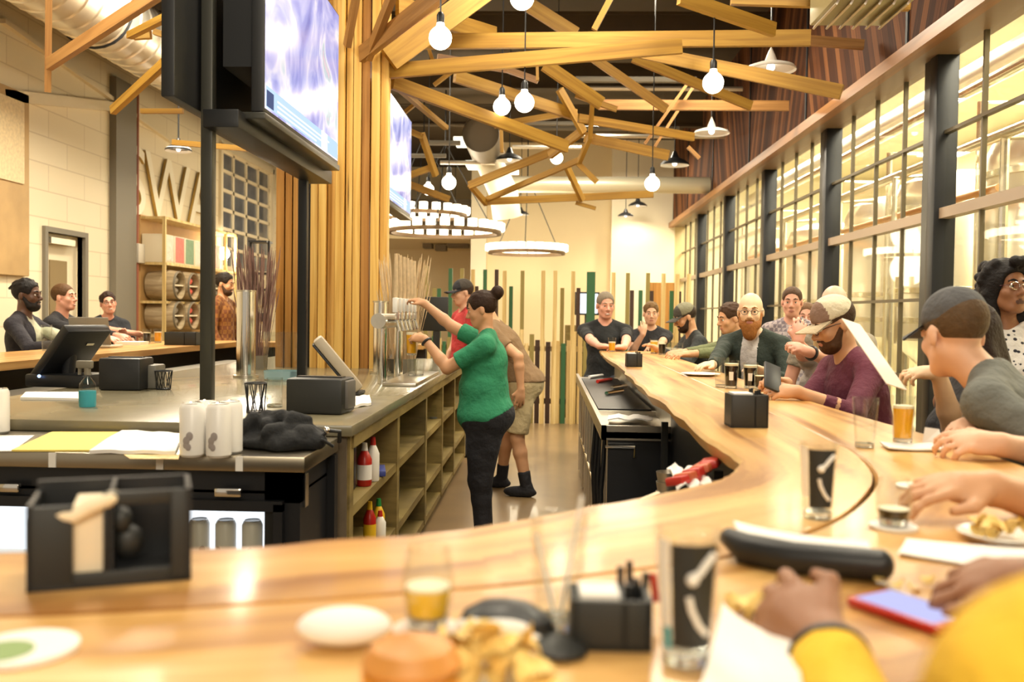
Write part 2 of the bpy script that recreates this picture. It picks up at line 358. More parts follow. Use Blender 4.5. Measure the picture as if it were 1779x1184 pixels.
# --- back wall
a = atY(822, 300, YB).x; c = atY(1062, 300, YB).x
S('wall_back', MB().bx(a, XW + .2, YB, YB + .2, 0, CEIL), W['wallb'])
S('wall_back_left', MB().bx(-5.8, a, YB + 3.6, YB + 3.8, 0, CEIL), W['wallb'])
S('wall_back_side', MB().bx(a, a + .2, YB + .2, YB + 3.6, 0, CEIL), W['wallb'])
S('ceiling_alcove', MB().bx(-5.8, a, YB, YB + 3.6, 3.1, 3.2), W['wallb'])
S('trim_80', MB().bx(-5.6, a, YB, YB + .12, 3.2, 4.0), W['ceil'])
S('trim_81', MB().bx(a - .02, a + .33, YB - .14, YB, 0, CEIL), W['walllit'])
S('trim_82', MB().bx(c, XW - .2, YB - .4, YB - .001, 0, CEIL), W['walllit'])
for k, (x0, x1, y) in enumerate(((736, 752, 422), (757, 776, 426), (778, 815, 421))):
    p = atY(x0, y, YB + 1.5); q = atY(x1, y + 6, YB + 1.5)
    tag(MB().bx(p.x, q.x, YB + 1.3, YB + 1.7, q.z - .05, p.z).build('air_vent', mat('vent_brown_%d' % k, (.14, .1, .05), .6)), ('leftmost', 'middle', 'rightmost')[k] + ' of three dark air vents beyond the ring chandelier', 'vent', 'air vents in the far alcove')
# --- brewery beyond the glass
W['brewwall'] = mat('brewery_wall', (.87, .80, .58), .7, noise=.06, scale=1)
S('wall_brewery', MB().bx(9.0, 9.2, -2.5, 26, 0, CEIL), W['brewwall'])
S('wall_brewery_end', MB().bx(XW + .2, 9.0, 25.5, 25.7, 0, CEIL), W['brewwall'])
S('ceiling_brewery', MB().bx(XW + .2, 9.0, -2.5, 25.5, CEIL - .06, CEIL - .01), W['brewwall'])
S('floor_brewery', MB().bx(XW + .2, 9.0, -2.5, 25.5, .001, .01), W['brewwall'])
W['tankglow'] = mat('polished_tank', (.86, .82, .66), .22, .85)
def tank(x, y, r, h, label, first=None):
    t = thing('brewing_tank', label, 'tank', (x, y, 0), 'stainless brewing tanks behind the glass')
    m = MB(); m.solid([(r * .12, .55), (r, 1.15), (r, h - .3), (r * .9, h - .12), (r * .55, h)], seg=32); m.build('vessel', W['brew'], t, local=True)
    for z in (1.4, h * .55, h - .45): MB().lathe([(r + .002, z - .04), (r + .02, z - .03), (r + .02, z + .03), (r + .002, z + .04)], seg=32).build('band', W['tankglow'], t, local=True)
    MB().ell((-r * .97, 0, h * .42), (.05, .2, .25)).build('manway', W['steel'], t, local=True)
    for k in range(4):
        q = PI / 4 + k * PI / 2; MB().tube([(r * .8 * math.cos(q), r * .8 * math.sin(q), .01), (r * .8 * math.cos(q), r * .8 * math.sin(q), 1.2)], .05).build('leg', W['steel'], t, local=True)
    MB().tube([(0, 0, h - .02), (0, 0, h + .25), (-r * 1.15, 0, h + .25), (-r * 1.15, 0, .5)], .035).build('pipe', W['tankglow'], t, local=True)
    return t
tank(5.0, 7.2, .75, 3.4, 'brewing tank seen through the window above the grey cap')
tank(5.1, 9.3, .75, 3.3, 'brewing tank just behind the window post beside the grey cap')
tank(5.0, 11.6, .7, 3.2, 'brewing tank seen above the white trucker cap')
tank(5.2, 14.0, .75, 3.2, 'brewing tank seen above the short haired man in the plaid shirt')
tank(5.1, 17.0, .75, 3.1, 'brewing tank seen through the glass above the bald bearded man')
tank(5.1, 20.3, .75, 3.1, 'brewing tank at the far end of the glass wall')
W['orange'] = mat('orange_steel', (.75, .32, .06), .4)
for k, (z, y0, y1, x, r, mm, lb) in enumerate(((3.75, 4, 24, 4.3, .06, 'tankglow', 'highest long steel pipe running behind the glass wall'), (3.05, 6, 24, 4.0, .05, 'tankglow', 'long steel pipe behind the glass just under the header'), (2.62, 8.6, 19, 4.1, .035, 'orange', 'orange pipe running along the tanks behind the glass'), (4.4, 4, 24, 5.2, .16, 'duct', 'fat round duct under the brewery ceiling'))):
    tag(MB().tube([(x, y0, z), (x, y1, z)], r, 14).build('brewery_pipe', W[mm]), lb, 'pipe', 'pipes behind the glass wall')
for k, (x, y) in enumerate(((3.9, 6.2), (4.0, 8.3), (3.9, 10.6), (4.0, 12.9), (3.95, 15.6))):
    t = tag(MB().tube([(x, y, .01), (x, y, 3.0), (x + .5, y, 3.04)], .03 + .01 * (k % 2)).build('riser_pipe', W['tankglow']), ('nearest', 'second nearest', 'third', 'fourth', 'farthest')[k] + ' upright steel riser pipe between glass and tanks', 'pipe', 'riser pipes behind the glass')
# platform and rail
m = MB(); m.bx(6.1, 7.4, 5, 22, 2.35, 2.45)
pl = thing('catwalk', 'steel catwalk with railing behind the brewing tanks', 'catwalk', (6.5, 13, 0))
m.build('deck', W['duct'], pl)
for z in (2.9, 3.4): MB().tube([(6.12, 5, z), (6.12, 22, z)], .025).build('rail', W['duct'], pl)
for y in range(5, 23, 2): MB().tube([(6.12, y, .02), (6.12, y, 3.4)], .03).build('upright', W['duct'], pl)
# --- bamboo / slat fence
W['poleT'] = wood('tan_pole', (.5, .34, .12), (.68, .5, .2), (.8, .64, .32), .5, 'Object', (20, 20, 1))
W['poleG'] = mat('green_pole', (.035, .13, .05), .45); W['poleB'] = mat('brown_black_pole', (.05, .024, .012), .5); W['poleO'] = mat('olive_pole', (.3, .24, .07), .5)
YF = 11.9
fence = thing('slat_fence', 'tall fence of tan green and black upright poles behind the bar', 'fence', (0.6, YF, 0))
tall = [(700, 455, 'O'), (722, 500, 'T'), (741, 462, 'O'), (755, 500, 'O'), (763, 501, 'G'), (783, 466, 'G'), (803, 466, 'O'), (822, 468, 'T'), (843, 468, 'G'), (863, 468, 'B'), (877, 470, 'T'), (908, 470, 'O'), (888, 497, 'G'), (828, 497, 'B'), (944, 470, 'T'), (965, 470, 'T'), (977, 500, 'O'), (996, 471, 'T'), (1005, 500, 'B'), (1027, 472, 'G'), (1066, 473, 'T'), (1091, 474, 'O'), (1098, 504, 'B'), (1113, 504, 'G'), (1126, 474, 'O'), (1132, 505, 'B'), (1153, 475, 'T'), (1167, 505, 'G'), (1180, 506, 'B'), (1177, 476, 'T'), (1197, 476, 'T')]
for px, py, c in tall:
    p = atY(px, py, YF - .06 * (1 if c == 'T' else -1)); w = .11 if px == 1027 else .05
    MB().bx(p.x - w / 2, p.x + w / 2, p.y - .02, p.y + .02, 0.0, p.z).build('pole', W['pole' + c], fence, 0)
x = atY(690, 600, YF).x; k = 0
while x < atY(1200, 600, YF).x:
    c = random.choices('TTTTTOOGB', k=1)[0]
    if .25 > x > 0 and k % 6 == 2: c = 'G'
    w = random.choice((.045, .06, .05)); top = random.uniform(1.02, 1.22)
    if len([1 for o in fence.children]) < 96: MB().bx(x, x + w, YF - .015, YF + .015, 0, top).build('pole', W['pole' + c], fence, 0)
    x += w + .014; k += 1
MB().bx(atY(690, 600, YF).x, atY(1200, 600, YF).x, YF + .02, YF + .06, .93, 1.0).build('rail', W['poleT'], fence)
MB().bx(atY(690, 600, YF).x, atY(1200, 600, YF).x, YF + .02, YF + .06, .25, .32).build('rail', W['poleB'], fence)
# tan door / panel standing beyond the fence at right, lit screen on a host stand
p, q = atY(1128, 480, 15.5), atY(1172, 480, 15.5)
tag(MB().bx(p.x, q.x, 15.5, 15.6, 0, p.z - .1).build('wood_partition', W['pineside']), 'orange wood partition standing beyond the pole fence', 'partition')
def monitor(px, py, y, w, h, label):
    p = atY(px, py, y); t = thing('register_screen', label, 'screen', (p.x, y, p.z - .3))
    MB().box(p, (w, .04, h), b=.008).build('housing', W['charcoal'], t)
    MB().box(p - V((0, .023, 0)), (w - .05, .004, h - .05)).build('display', emis('pale_display', (.85, .9, 1), 1.6), t)
    MB().bx(p.x - .03, p.x + .03, y + .02, y + .05, p.z - .3 - .0, p.z).build('stand', W['charcoal'], t)
    return p
p = monitor(1020, 527, 12.8, .34, .32, 'small lit register screen beside the man in the black polo')
tag(MB().bx(p.x - .3, p.x + .35, 12.6, 13.0, 0, p.z - .3).build('host_stand', W['cubby']), 'narrow wood stand under the lit register screen', 'stand')
# ================================================================ CEILING, COLUMN, TIMBER, LAMPS
# --- slatted column, TVs and their frame
YC, XCR, XCL, CT = 7.0, -1.2, -2.09, .97
col = thing('slat_column', 'big square column clad in upright yellow pine slats', 'column', ((XCR + XCL) / 2, YC + .45, CT), None)
MB().bx(XCL + .1, XCR - .26, YC + .08, YC + .85, CT, CEIL - .02).build('core', W['dark'], col, 0)
x = XCL; k = 0
while x < XCR - .02:
    w = random.choice((.048, .055, .06)); dy = random.choice((0, .02, -.025, .035))
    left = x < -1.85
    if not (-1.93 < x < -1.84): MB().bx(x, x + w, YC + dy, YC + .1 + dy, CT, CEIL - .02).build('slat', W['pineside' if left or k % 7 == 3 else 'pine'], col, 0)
    x += w + random.choice((.006, .02, .012)); k += 1
y = YC + .12
while y < YC + .95:
    w = random.choice((.05, .06)); dx = random.choice((0, .02, -.02))
    MB().bx(XCR - .11 + dx - .12, XCR - .06 + dx - .12, y, y + w, CT, CEIL - .02).build('slat', W['pine'], col, 0)
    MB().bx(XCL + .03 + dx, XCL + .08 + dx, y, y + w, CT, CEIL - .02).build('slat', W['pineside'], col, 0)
    y += w + .02
# TV picture
def tvmat():
    m, n, l, b = nt('tv_picture')
    tc = n.new('ShaderNodeTexCoord'); mp = n.new('ShaderNodeMapping'); mp.inputs['Scale'].default_value = (1, 2.4, 2.0); l.new(tc.outputs['Object'], mp.inputs[0])
    t = n.new('ShaderNodeTexNoise'); t.inputs['Scale'].default_value = 1.2; t.inputs['Detail'].default_value = 4; t.inputs['Distortion'].default_value = 1.2; l.new(mp.outputs[0], t.inputs['Vector'])
    r = ramp(n, [(.3, (.10, .14, .60)), (.43, (.27, .32, .82)), (.54, (.56, .58, .95)), (.62, (.92, .9, 1)), (.68, (.45, .66, .75)), (.75, (.85, .6, .75))])
    l.new(t.outputs['Fac'], r.inputs['Fac']); l.new(r.outputs['Color'], b.inputs['Emission Color']); b.inputs['Emission Strength'].default_value = .72
    b.inputs['Base Color'].default_value = (.02, .02, .03, 1); b.inputs['Roughness'].default_value = .2
    return m
W['tv'] = tvmat(); W['tvbar'] = emis('ticker_band', (.5, .66, .88), 1.0); W['tvtext'] = emis('ticker_text', (.95, .97, 1), 1.15); W['tvdark'] = emis('ticker_dark', (.08, .1, .2), 1)
XT = -1.28
def tv(y0, y1, z0, z1, label, x=XT, face=1):
    t = thing('television', label, 'television', (x, (y0 + y1) / 2, z0), 'televisions around the slatted column')
    MB().bx(x - face * .06, x, y0, y1, z0, z1, b=.008).build('housing', W['black'], t)
    if face > 0:
        e = .001
        MB().bx(x, x + e, y0 + .012, y1 - .012, z0 + .02, z1 - .012).build('screen', W['tv'], t, 0)
        H = z1 - z0
        bar = MB().bx(x + e, x + 2 * e, y0 + .03, y1 - .02, z0 + .03, z0 + .14 * H).build('ticker', W['tvbar'], t, 0)
        m = MB()
        for i, z in enumerate((.05, .075, .1)): m.bx(x + 2 * e, x + 3 * e, y0 + .2, y0 + .2 + (y1 - y0) * (.5 + .1 * i), z0 + H * z - .004, z0 + H * z + .004)
        m.bx(x + 2 * e, x + 3 * e, y1 - .42, y1 - .28, z0 + .03, z0 + .14 * H)
        m.build('ticker_text', W['tvtext'], bar, 0)
        MB().bx(x + 2 * e, x + 3 * e, y0 + .035, y0 + .14, z0 + .035, z0 + .12 * H).build('ticker_logo', W['tvdark'], bar, 0)
        MB().bx(x - .1, x + .01, y0 - .01, y1 + .01, z0 - .035, z0 - .002, b=.006).build('lower_edge', W['greypost'], t)
    else:
        m = MB()
        for i in range(5): m.bx(x + .0, x + .012, y0 + .2, y0 + .5, z0 + .3 + i * .05, z0 + .32 + i * .05)
        m.build('vent_slots', W['charcoal'], t)
        for yy, zz, hh in ((y0 + .32, z0 + .72, .07), (y0 + .95, z0 + .58, .08), (y0 + .9, z0 + .95, .15)):
            MB().bx(x + .001, x + .008, yy, yy + .04, zz, zz + hh).build('back_label', W['duct'], t)
    return t
tv(4.1, 5.56, 2.29, 3.19, 'large lit television facing the aisle in front of the slatted column')
tv(7.1, 8.53, 2.29, 3.17, 'lit television behind the slatted column, seen edge on past its right side')
tv(3.82, 5.5, 2.29, 3.3, 'television seen from behind, black back with pale labels, left of the near post', x=-1.63, face=-1)
fr = thing('television_stand', 'black steel post frame on the back counter carrying the televisions', 'frame', (-1.5, 4.85, CT))
for y in (4.1, 5.6): MB().bx((-1.53 if y < 5 else -1.5) - .027, (-1.53 if y < 5 else -1.5) + .027, y - .027, y + .027, CT, CEIL - .02, b=.006).build('post', W['greypost' if y < 5 else 'blackmetal'], fr)
MB().bx(-1.52, -1.36, 4.0, 5.75, 2.2, 2.28, b=.005).build('lower_rail', W['blackmetal'], fr)
MB().bx(-1.48, -1.35, 4.14, 5.55, 2.5, 3.0).build('bracket', W['blackmetal'], fr)
# --- timber canopy: golden planks (px ends at depth)
can = thing('timber_canopy', 'branching canopy of golden planks spreading from the slatted column under the ceiling', 'canopy', (0, 9, CEIL - 1.5))
def bm(a, ya, c, yb, th, mm='beam', parent=None, ht=None, w=None):
    p, q = atY(a[0], a[1], ya), atY(c[0], c[1], yb)
    h = th * (ya + yb) / 2 / F
    MB().beam(p, q, w or max(.045, h * .33), ht or h).build('plank', W[mm], parent or can, 0)
for a, ya, c, yb, th, mm in [
    ((660, 73), 7.6, (1408, 66), 7.2, 26, 'beam'), ((672, 124), 7.1, (1185, 80), 7.0, 25, 'beam'), ((1085, 84), 7.4, (1462, 160), 6.6, 23, 'beam'),
    ((905, 0), 8.5, (1000, 60), 8.5, 24, 'beam'), ((1180, -5), 6.5, (1345, 52), 6.9, 24, 'beam'), ((1270, -2), 6.0, (1580, 8), 6.0, 20, 'beam'), ((1400, 70), 8, (1500, 78), 8, 16, 'beamdark'),
    ((690, 10), 7.2, (860, 62), 8, 30, 'beam'), ((760, 100), 8.6, (880, 120), 8.8, 12, 'beamdark'), ((946, 112), 8.4, (1045, 180), 8.6, 22, 'beam'), ((1000, 165), 8.6, (1072, 190), 8.6, 9, 'beam'), ((1030, 100), 8.8, (1158, 190), 8.8, 15, 'beam'),
    ((682, 143), 7.3, (985, 255), 8.6, 22, 'beam'), ((690, 150), 7.6, (860, 216), 8.4, 8, 'beam'), ((790, 132), 8.5, (1000, 200), 9.5, 20, 'beam'), ((850, 110), 9, (935, 140), 9, 10, 'beamdark'), ((1005, 205), 9.3, (1205, 238), 9.8, 14, 'beam'), ((1015, 238), 9.5, (1162, 270), 9.5, 17, 'beam'),
    ((858, 218), 9.8, (1000, 194), 9.8, 10, 'beam'), ((1040, 182), 10, (1370, 184), 10, 17, 'beamdark'), ((972, 155), 9.3, (1014, 230), 9.5, 13, 'beam'), ((1015, 225), 9.5, (955, 270), 9.8, 14, 'beam'), ((972, 258), 9.9, (815, 322), 10.2, 13, 'beam'),
    ((1029, 180), 9.2, (1025, 240), 9.4, 6, 'beam'), ((1026, 236), 9.4, (1006, 282), 9.7, 8, 'beam'), ((1006, 278), 9.7, (842, 348), 10.5, 9, 'beam'), ((816, 320), 10.2, (845, 354), 10.5, 9, 'beam'), ((842, 350), 10.5, (1135, 337), 10.5, 12, 'beam'), ((1000, 280), 9.8, (1037, 316), 9.8, 9, 'beam'), ((985, 290), 10.2, (1012, 348), 10.4, 10, 'beam'), ((1000, 352), 10.4, (1035, 362), 10.4, 6, 'beam'),
    ((680, 143), 7.4, (775, 222), 8.2, 8, 'beam'), ((712, 228), 8.8, (735, 238), 8.8, 10, 'beam'), ((732, 232), 8.8, (757, 305), 9, 11, 'beam'), ((708, 306), 9, (752, 290), 9, 11, 'beam'), ((706, 318), 9.1, (780, 346), 9.3, 11, 'beam'),
    ((870, 206), 8.6, (872, 265), 8.6, 6, 'beam'), ((745, 85), 8, (752, 106), 8, 6, 'beam'), ((933, 100), 8.2, (934, 140), 8.2, 5, 'beam'), ((700, 198), 8.4, (722, 180), 8.4, 6, 'beam'), ((754, 148), 8.4, (788, 122), 8.4, 6, 'beam'),
    ((1120, 250), 9.9, (1198, 140), 9.9, 5, 'beamdark'), ((1137, 255), 10.3, (1210, 142), 10.3, 5, 'beamdark'), ((1032, 52), 7.6, (1062, -5), 7.6, 10, 'beam'), ((1100, 100), 8.6, (1305, 184), 8.8, 16, 'beam'),
    ((1195, 255), 10.6, (1215, 275), 10.6, 6, 'beamdark')]:
    bm(a, ya, c, yb, th, mm)
# branches springing from the column itself
for a, ya, c, yb, th, mm in [((628, 95), 6.95, (800, -40), 5.9, 30, 'beamdark'), ((640, 98), 6.9, (690, -30), 6.3, 22, 'beamdark'), ((676, 104), 7.0, (860, -30), 7.3, 40, 'beam'), ((603, 80), 6.95, (625, -40), 6.7, 18, 'beamdark'), ((684, 60), 7.1, (780, -20), 7.6, 24, 'beamdark')]:
    bm(a, ya, c, yb, th, mm)
can2 = thing('timber_canopy', 'separate brown plank branches hanging under the silver duct above the left bar', 'canopy', (-4, 8, CEIL - 1.2))
for a, ya, c, yb, th, mm in [((85, 112), 6.6, (275, -12), 5.6, 22, 'beamdark'), ((85, -20), 6.5, (83, 160), 6.7, 7, 'beamdark'), ((196, 192), 7.0, (318, 80), 6.3, 15, 'beam'), ((225, 62), 6.6, (318, 15), 6.0, 12, 'beam'), ((232, 62), 7, (262, 60), 7, 14, 'beam'), ((245, 193), 8.5, (318, 193), 8.5, 8, 'beam'), ((300, 247), 9, (470, 262), 9, 9, 'beam'), ((268, 55), 7, (318, 72), 7, 10, 'beam')]:
    bm(a, ya, c, yb, th, mm, can2)
# --- ducts and pipes under the ceiling
t = thing('spiral_duct', 'long silver spiral duct running along the top of the left wall', 'duct', (-4.5, 10, 4.05))
m = MB(); y = 3.0
prof = []
while y < 20:
    prof += [(.36, y), (.36, y + .22), (.372, y + .235), (.372, y + .25)]; y += .25
m.lathe(prof, (-4.5, 0, 4.35), 28, Rx(-PI / 2)); m.build('pipe', W['duct'], t)
for y in (6, 9, 12): MB().tube([(-4.5 + .38 * math.cos(q), y, 4.35 + .38 * math.sin(q)) for q in [i * PI / 12 for i in range(25)]], .015, 6).build('strap', W['blackmetal'], t)
p = atY(835, 232, 12.5)
t = thing('round_duct', 'short fat round duct hanging open ended above the ring chandeliers', 'duct', (p.x, 13, p.z - .3))
m = MB(); m.lathe([(.25, 0), (.25, 2.5)], p, 28, Rx(-PI / 2)); m.lathe([(1e-4, .12), (.25, .12)], p, 28, Rx(-PI / 2)); m.build('pipe', mat('duct_dark_mouth', (.16, .12, .07), .5, .3), t)
MB().tube([p + V((0, 1.2, -.1)), p + V((.25, 1.5, -.6)), p + V((.3, 1.6, -.95))], [.2, .22, .22], 20).build('elbow', mat('white_duct', (.85, .78, .6), .4), t)
p, q = atY(850, 320, 16), atY(1245, 322, 16)
tag(MB().tube([p, q], .14, 18).build('cross_duct', mat('pale_duct', (.7, .64, .46), .35, .3)), 'pale round duct running across in front of the back wall', 'duct')
# square diffuser top right
p = atY(1495, 15, 5.6); t = thing('square_diffuser', 'olive sheet metal box duct with louvred end at the top right', 'duct', (p.x, 5.6, p.z))
MB().box(p + V((0, 0, .2)), (.46, .5, .45), b=.01).build('box', mat('olive_sheet', (.42, .38, .2), .4, .5), t)
m = MB()
for i in range(6): m.box(p + V((-.2 + .08 * i, 0, -.03)), (.012, .46, .05), Ry(.5))
m.build('louvres', W['duct'], t)
for k, (py, y, x0, x1, r) in enumerate(((138, 11, 1000, 1210, .04), (153, 12, 990, 1290, .03), (222, 13, 900, 1180, .035), (236, 14, 1010, 1260, .03), (214, 11.5, 880, 1000, .03), (255, 14.5, 890, 1010, .03), (248, 12.5, 745, 800, .035), (282, 13.5, 765, 860, .03), (270, 13, 700, 775, .03))):
    p, q = atY(x0, py, y), atY(x1, py, y)
    tag(MB().tube([p, (q.x, y, p.z)], r, 8).build('ceiling_pipe', W['duct' if k % 2 else 'greycol']), ('cross pipe under the dark ceiling, number %s counting from the nearest' % ('one two three four five six seven eight nine'.split()[sorted([11, 12, 13, 14, 11.5, 14.5, 12.5, 13.5, 13.0001]).index(y if k != 8 else 13.0001)])), 'pipe', 'cross pipes under the ceiling')
for k, y in enumerate((9.5, 11.5, 13.8, 16.5)):
    m = MB(); m.bx(-5.5, XW - .3, y - .06, y + .06, 4.75, 4.78); m.bx(-5.5, XW - .3, y - .06, y + .06, 5.1, 5.13); m.bx(-5.5, XW - .3, y - .01, y + .01, 4.75, 5.13)
    S('trim_%d' % (90 + k), m, W['ceil'])
# small lit strip fixtures
for k, (px, py, y) in enumerate(((803, 247, 13), (822, 287, 14), (890, 296, 15))):
    p = atY(px, py, y); tag(MB().box(p, (.2, .5, .07), b=.01).build('strip_light', emis('strip_glow_%d' % k, (1, .92, .7), 2.0)), ('upper', 'middle', 'lower right')[k] + ' of three small glowing strip lights beside the round duct', 'light', 'small strip lights')
# --- globe bulbs
LIGHTS = []
def light(p, e, r=.06, col=(1, .86, .64), kind='POINT', rot=None, sz=None):
    d = bpy.data.lights.new('lamp_light', kind); d.energy = e; d.color = col
    if kind == 'POINT': d.shadow_soft_size = r
    if kind == 'AREA': d.shape = 'DISK'; d.size = sz or .3
    if kind == 'SPOT': d.spot_size = rot; d.spot_blend = .6; d.shadow_soft_size = r
    o = bpy.data.objects.new('lamp_light', d); C.objects.link(o); o.location = p; LIGHTS.append(o); return o
W['bulbg'] = W['bulb']
def bulb(px, py, r, label, dia=.15, wire=True):
    y = F * dia / (2 * r); p = atY(px, py, y); R_ = dia / 2
    t = thing('pendant_bulb', label, 'bulb', p, 'bare globe bulbs on black cords')
    prof = [(1e-5, -R_)] + [(R_ * math.sin(a), -R_ * math.cos(a)) for a in [i * PI / 12 for i in range(1, 10)]] + [(R_ * .36, R_ * 1.02), (R_ * .32, R_ * 1.3)]
    MB().lathe(prof, p, 20).build('globe', W['bulb'], t)
    MB().solid([(R_ * .34, R_ * 1.28), (R_ * .34, R_ * 1.95), (R_ * .2, R_ * 2.2)], p, 14).build('socket', W['black'], t)
    MB().tube([p + V((0, 0, R_ * 2.1)), (p.x, p.y, CEIL)], .006, 6).build('cord', W['black'], t)
    light(p, 10, R_ * 1.05)
bulb(765, 66, 20, 'large glowing globe bulb hanging right of the slatted column top')
bulb(907, -4, 21, 'globe bulb cut by the top edge of the picture')
bulb(872, 185, 15, 'left of two neighbouring globe bulbs under the golden planks')
bulb(911, 178, 17, 'right of two neighbouring globe bulbs under the golden planks')
bulb(1239, 144, 18, 'globe bulb hanging near the diagonal brown planks on the right')
bulb(780, 317, 12.5, 'globe bulb right of the second television, the larger of two there')
bulb(744, 329, 10, 'small globe bulb beside the second television')
bulb(967, 274, 11, 'globe bulb where golden planks cross above the chandelier')
bulb(1133, 319, 13, 'globe bulb at the right end of the lowest golden plank')
# --- dome pendants
def pendant(px, py, w, label, dia=.4, white=False, e=60):
    y = F * dia / w; p = atY(px, py, y); r = dia / 2
    t = thing('pendant_lamp', label, 'lamp', p, 'dome pendant lamps')
    MB().lathe([(r, 0), (r * .97, r * .12), (r * .75, r * .32), (r * .3, r * .52), (r * .2, r * .75), (r * .12, r * .95), (1e-4, r * .97)] if not white else [(r, 0), (r * .98, r * .05), (r * .7, r * .2), (r * .25, r * .34), (r * .16, r * .6), (1e-4, r * .95)], p, 26).build('shade', W['lampwhite' if white else 'black'], t)
    MB().lathe([(r * .98, -.004), (r * .9, .03), (r * .6, r * .25), (1e-4, r * .3)], p, 26).build('lining', W['lining'], t)
    MB().ell(p + V((0, 0, r * .12)), r * .16).build('bulb', W['lampin'], t)
    MB().tube([p + V((0, 0, r * .95)), (p.x, p.y, CEIL)], .008, 6).build('cord', W['black'], t)
    light(p + V((0, 0, -.03)), e, .08, kind='SPOT', rot=2.6)
W['lining'] = mat('white_enamel', (.9, .88, .82), .3); W['lampwhite'] = mat('white_enamel_shade', (.8, .74, .68), .3)
pendant(310, 262, 46, 'black dome pendant in front of the pale wall letters', .275, e=80)
pendant(885, 279, 48, 'black dome pendant hanging beside the round duct')
pendant(1172, 287, 50, 'black dome pendant left of the diagonal brown planks')
pendant(1236, 232, 62, 'dark dome pendant with white lining, just above the black one by the planks', .42, True)
pendant(1339, 122, 86, 'nearest dome pendant, white lined, hanging under the square diffuser', .42, True, 80)
pendant(905, 373, 28, 'small black dome pendant above the far ring chandelier', .34)
pendant(1108, 358, 32, 'upper of two small black dome pendants by the back wall corner')
pendant(1087, 376, 28, 'lower of two small black dome pendants by the back wall corner', .34)
pendant(701, 423, 19, 'tiny black dome pendant left of the far air vents', .28)
pendant(790, 420, 23, 'tiny black dome pendant right of the far air vents', .34)
# --- ring chandeliers
def ring(px, py, w, dia, label, n=16, tilt=.0):
    y = F * dia / w; p = atY(px, py, y); r = dia / 2
    t = thing('ring_chandelier', label, 'chandelier', p, 'ring chandeliers')
    MB().lathe([(r - .05, -.06), (r + .02, -.06), (r + .02, .0), (r - .05, 0), (r - .05, -.06)], p, 48).build('rim', mat('dark_rim', (.12, .07, .03), .5, .3), t)
    for k in range(n):
        a = 2 * PI * k / n; c = p + V((r * math.cos(a), r * math.sin(a), 0))
        s = MB().solid([(.07, .002), (.07, .115)], c, 12).build('candle_tube', W['tubeglow'], t)
    for k in range(3):
        a = 2 * PI * k / 3 + .5; MB().tube([p + V((r * math.cos(a), r * math.sin(a), 0)), p + V((.03 * math.cos(a), .03 * math.sin(a), 1.3))], .008, 6).build('hanger', W['black'], t)
    MB().tube([p + V((0, 0, 1.28)), (p.x, p.y, CEIL)], .012, 6).build('cord', W['black'], t)
    light(p + V((0, 0, -.25)), 22, .3); light(p + V((0, 0, .4)), 22, .3)
ring(772, 400, 195, 1.75, 'large lower ring chandelier partly behind the second television', 26)
ring(735, 371, 150, 1.5, 'upper ring chandelier just behind the second television', 22)
ring(915, 436, 130, 1.37, 'ring chandelier hanging alone before the back wall', 26)
# ================================================================ BAR COUNTERS, BACK COUNTER, UNDER-BAR
BZ = 1.07
# stations along the bar: inner edge, seam, outer edge (x, y)
ST = [((.50, 8.75), (.78, 8.75), (1.07, 8.75)), ((.49, 8.1), (.78, 8.1), (1.06, 8.1)), ((.48, 7.3), (.78, 7.3), (1.05, 7.3)), ((.49, 6.2), (.78, 6.2), (1.05, 6.2)), ((.465, 5.2), (.78, 5.2), (1.05, 5.2)), ((.45, 4.2), (.78, 4.2), (1.05, 4.2)), ((.46, 3.4), (.785, 3.5), (1.06, 3.5)), ((.44, 2.75), (.785, 2.9), (1.08, 3.0)),
      ((.45, 2.35), (.775, 2.55), (1.1, 2.7)), ((.44, 2.12), (.765, 2.3), (1.1, 2.3)), ((.405, 1.99), (.70, 1.98), (1.06, 1.85)), ((.355, 1.89), (.60, 1.74), (.98, 1.5)), ((.285, 1.815), (.46, 1.5), (.8, 1.15)), ((.155, 1.665), (.27, 1.29), (.5, .95)), ((.05, 1.565), (.1, 1.19), (.32, .83)),
      ((-.13, 1.41), (-.05, 1.115), (.12, .70)), ((-.276, 1.34), (-.25, 1.045), (-.12, .60)), ((-.473, 1.25), (-.45, .985), (-.4, .53)), ((-.72, 1.214), (-.7, .935), (-.7, .5)), ((-1.2, 1.16), (-1.2, .88), (-1.2, .47)), ((-1.8, 1.14), (-1.8, .86), (-1.8, .45))]
def smooth(pts, n=4):
    out = []
    for i in range(len(pts) - 1):
        p0, p1, p2, p3 = [V((*pts[max(0, min(len(pts) - 1, i + k))], 0)) for k in (-1, 0, 1, 2)]
        for j in range(n):
            t = j / n; out.append(.5 * ((2 * p1) + (p2 - p0) * t + (2 * p0 - 5 * p1 + 4 * p2 - p3) * t * t + (3 * p1 - p0 - 3 * p2 + p3) * t ** 3))
    out.append(V((*pts[-1], 0))); return out
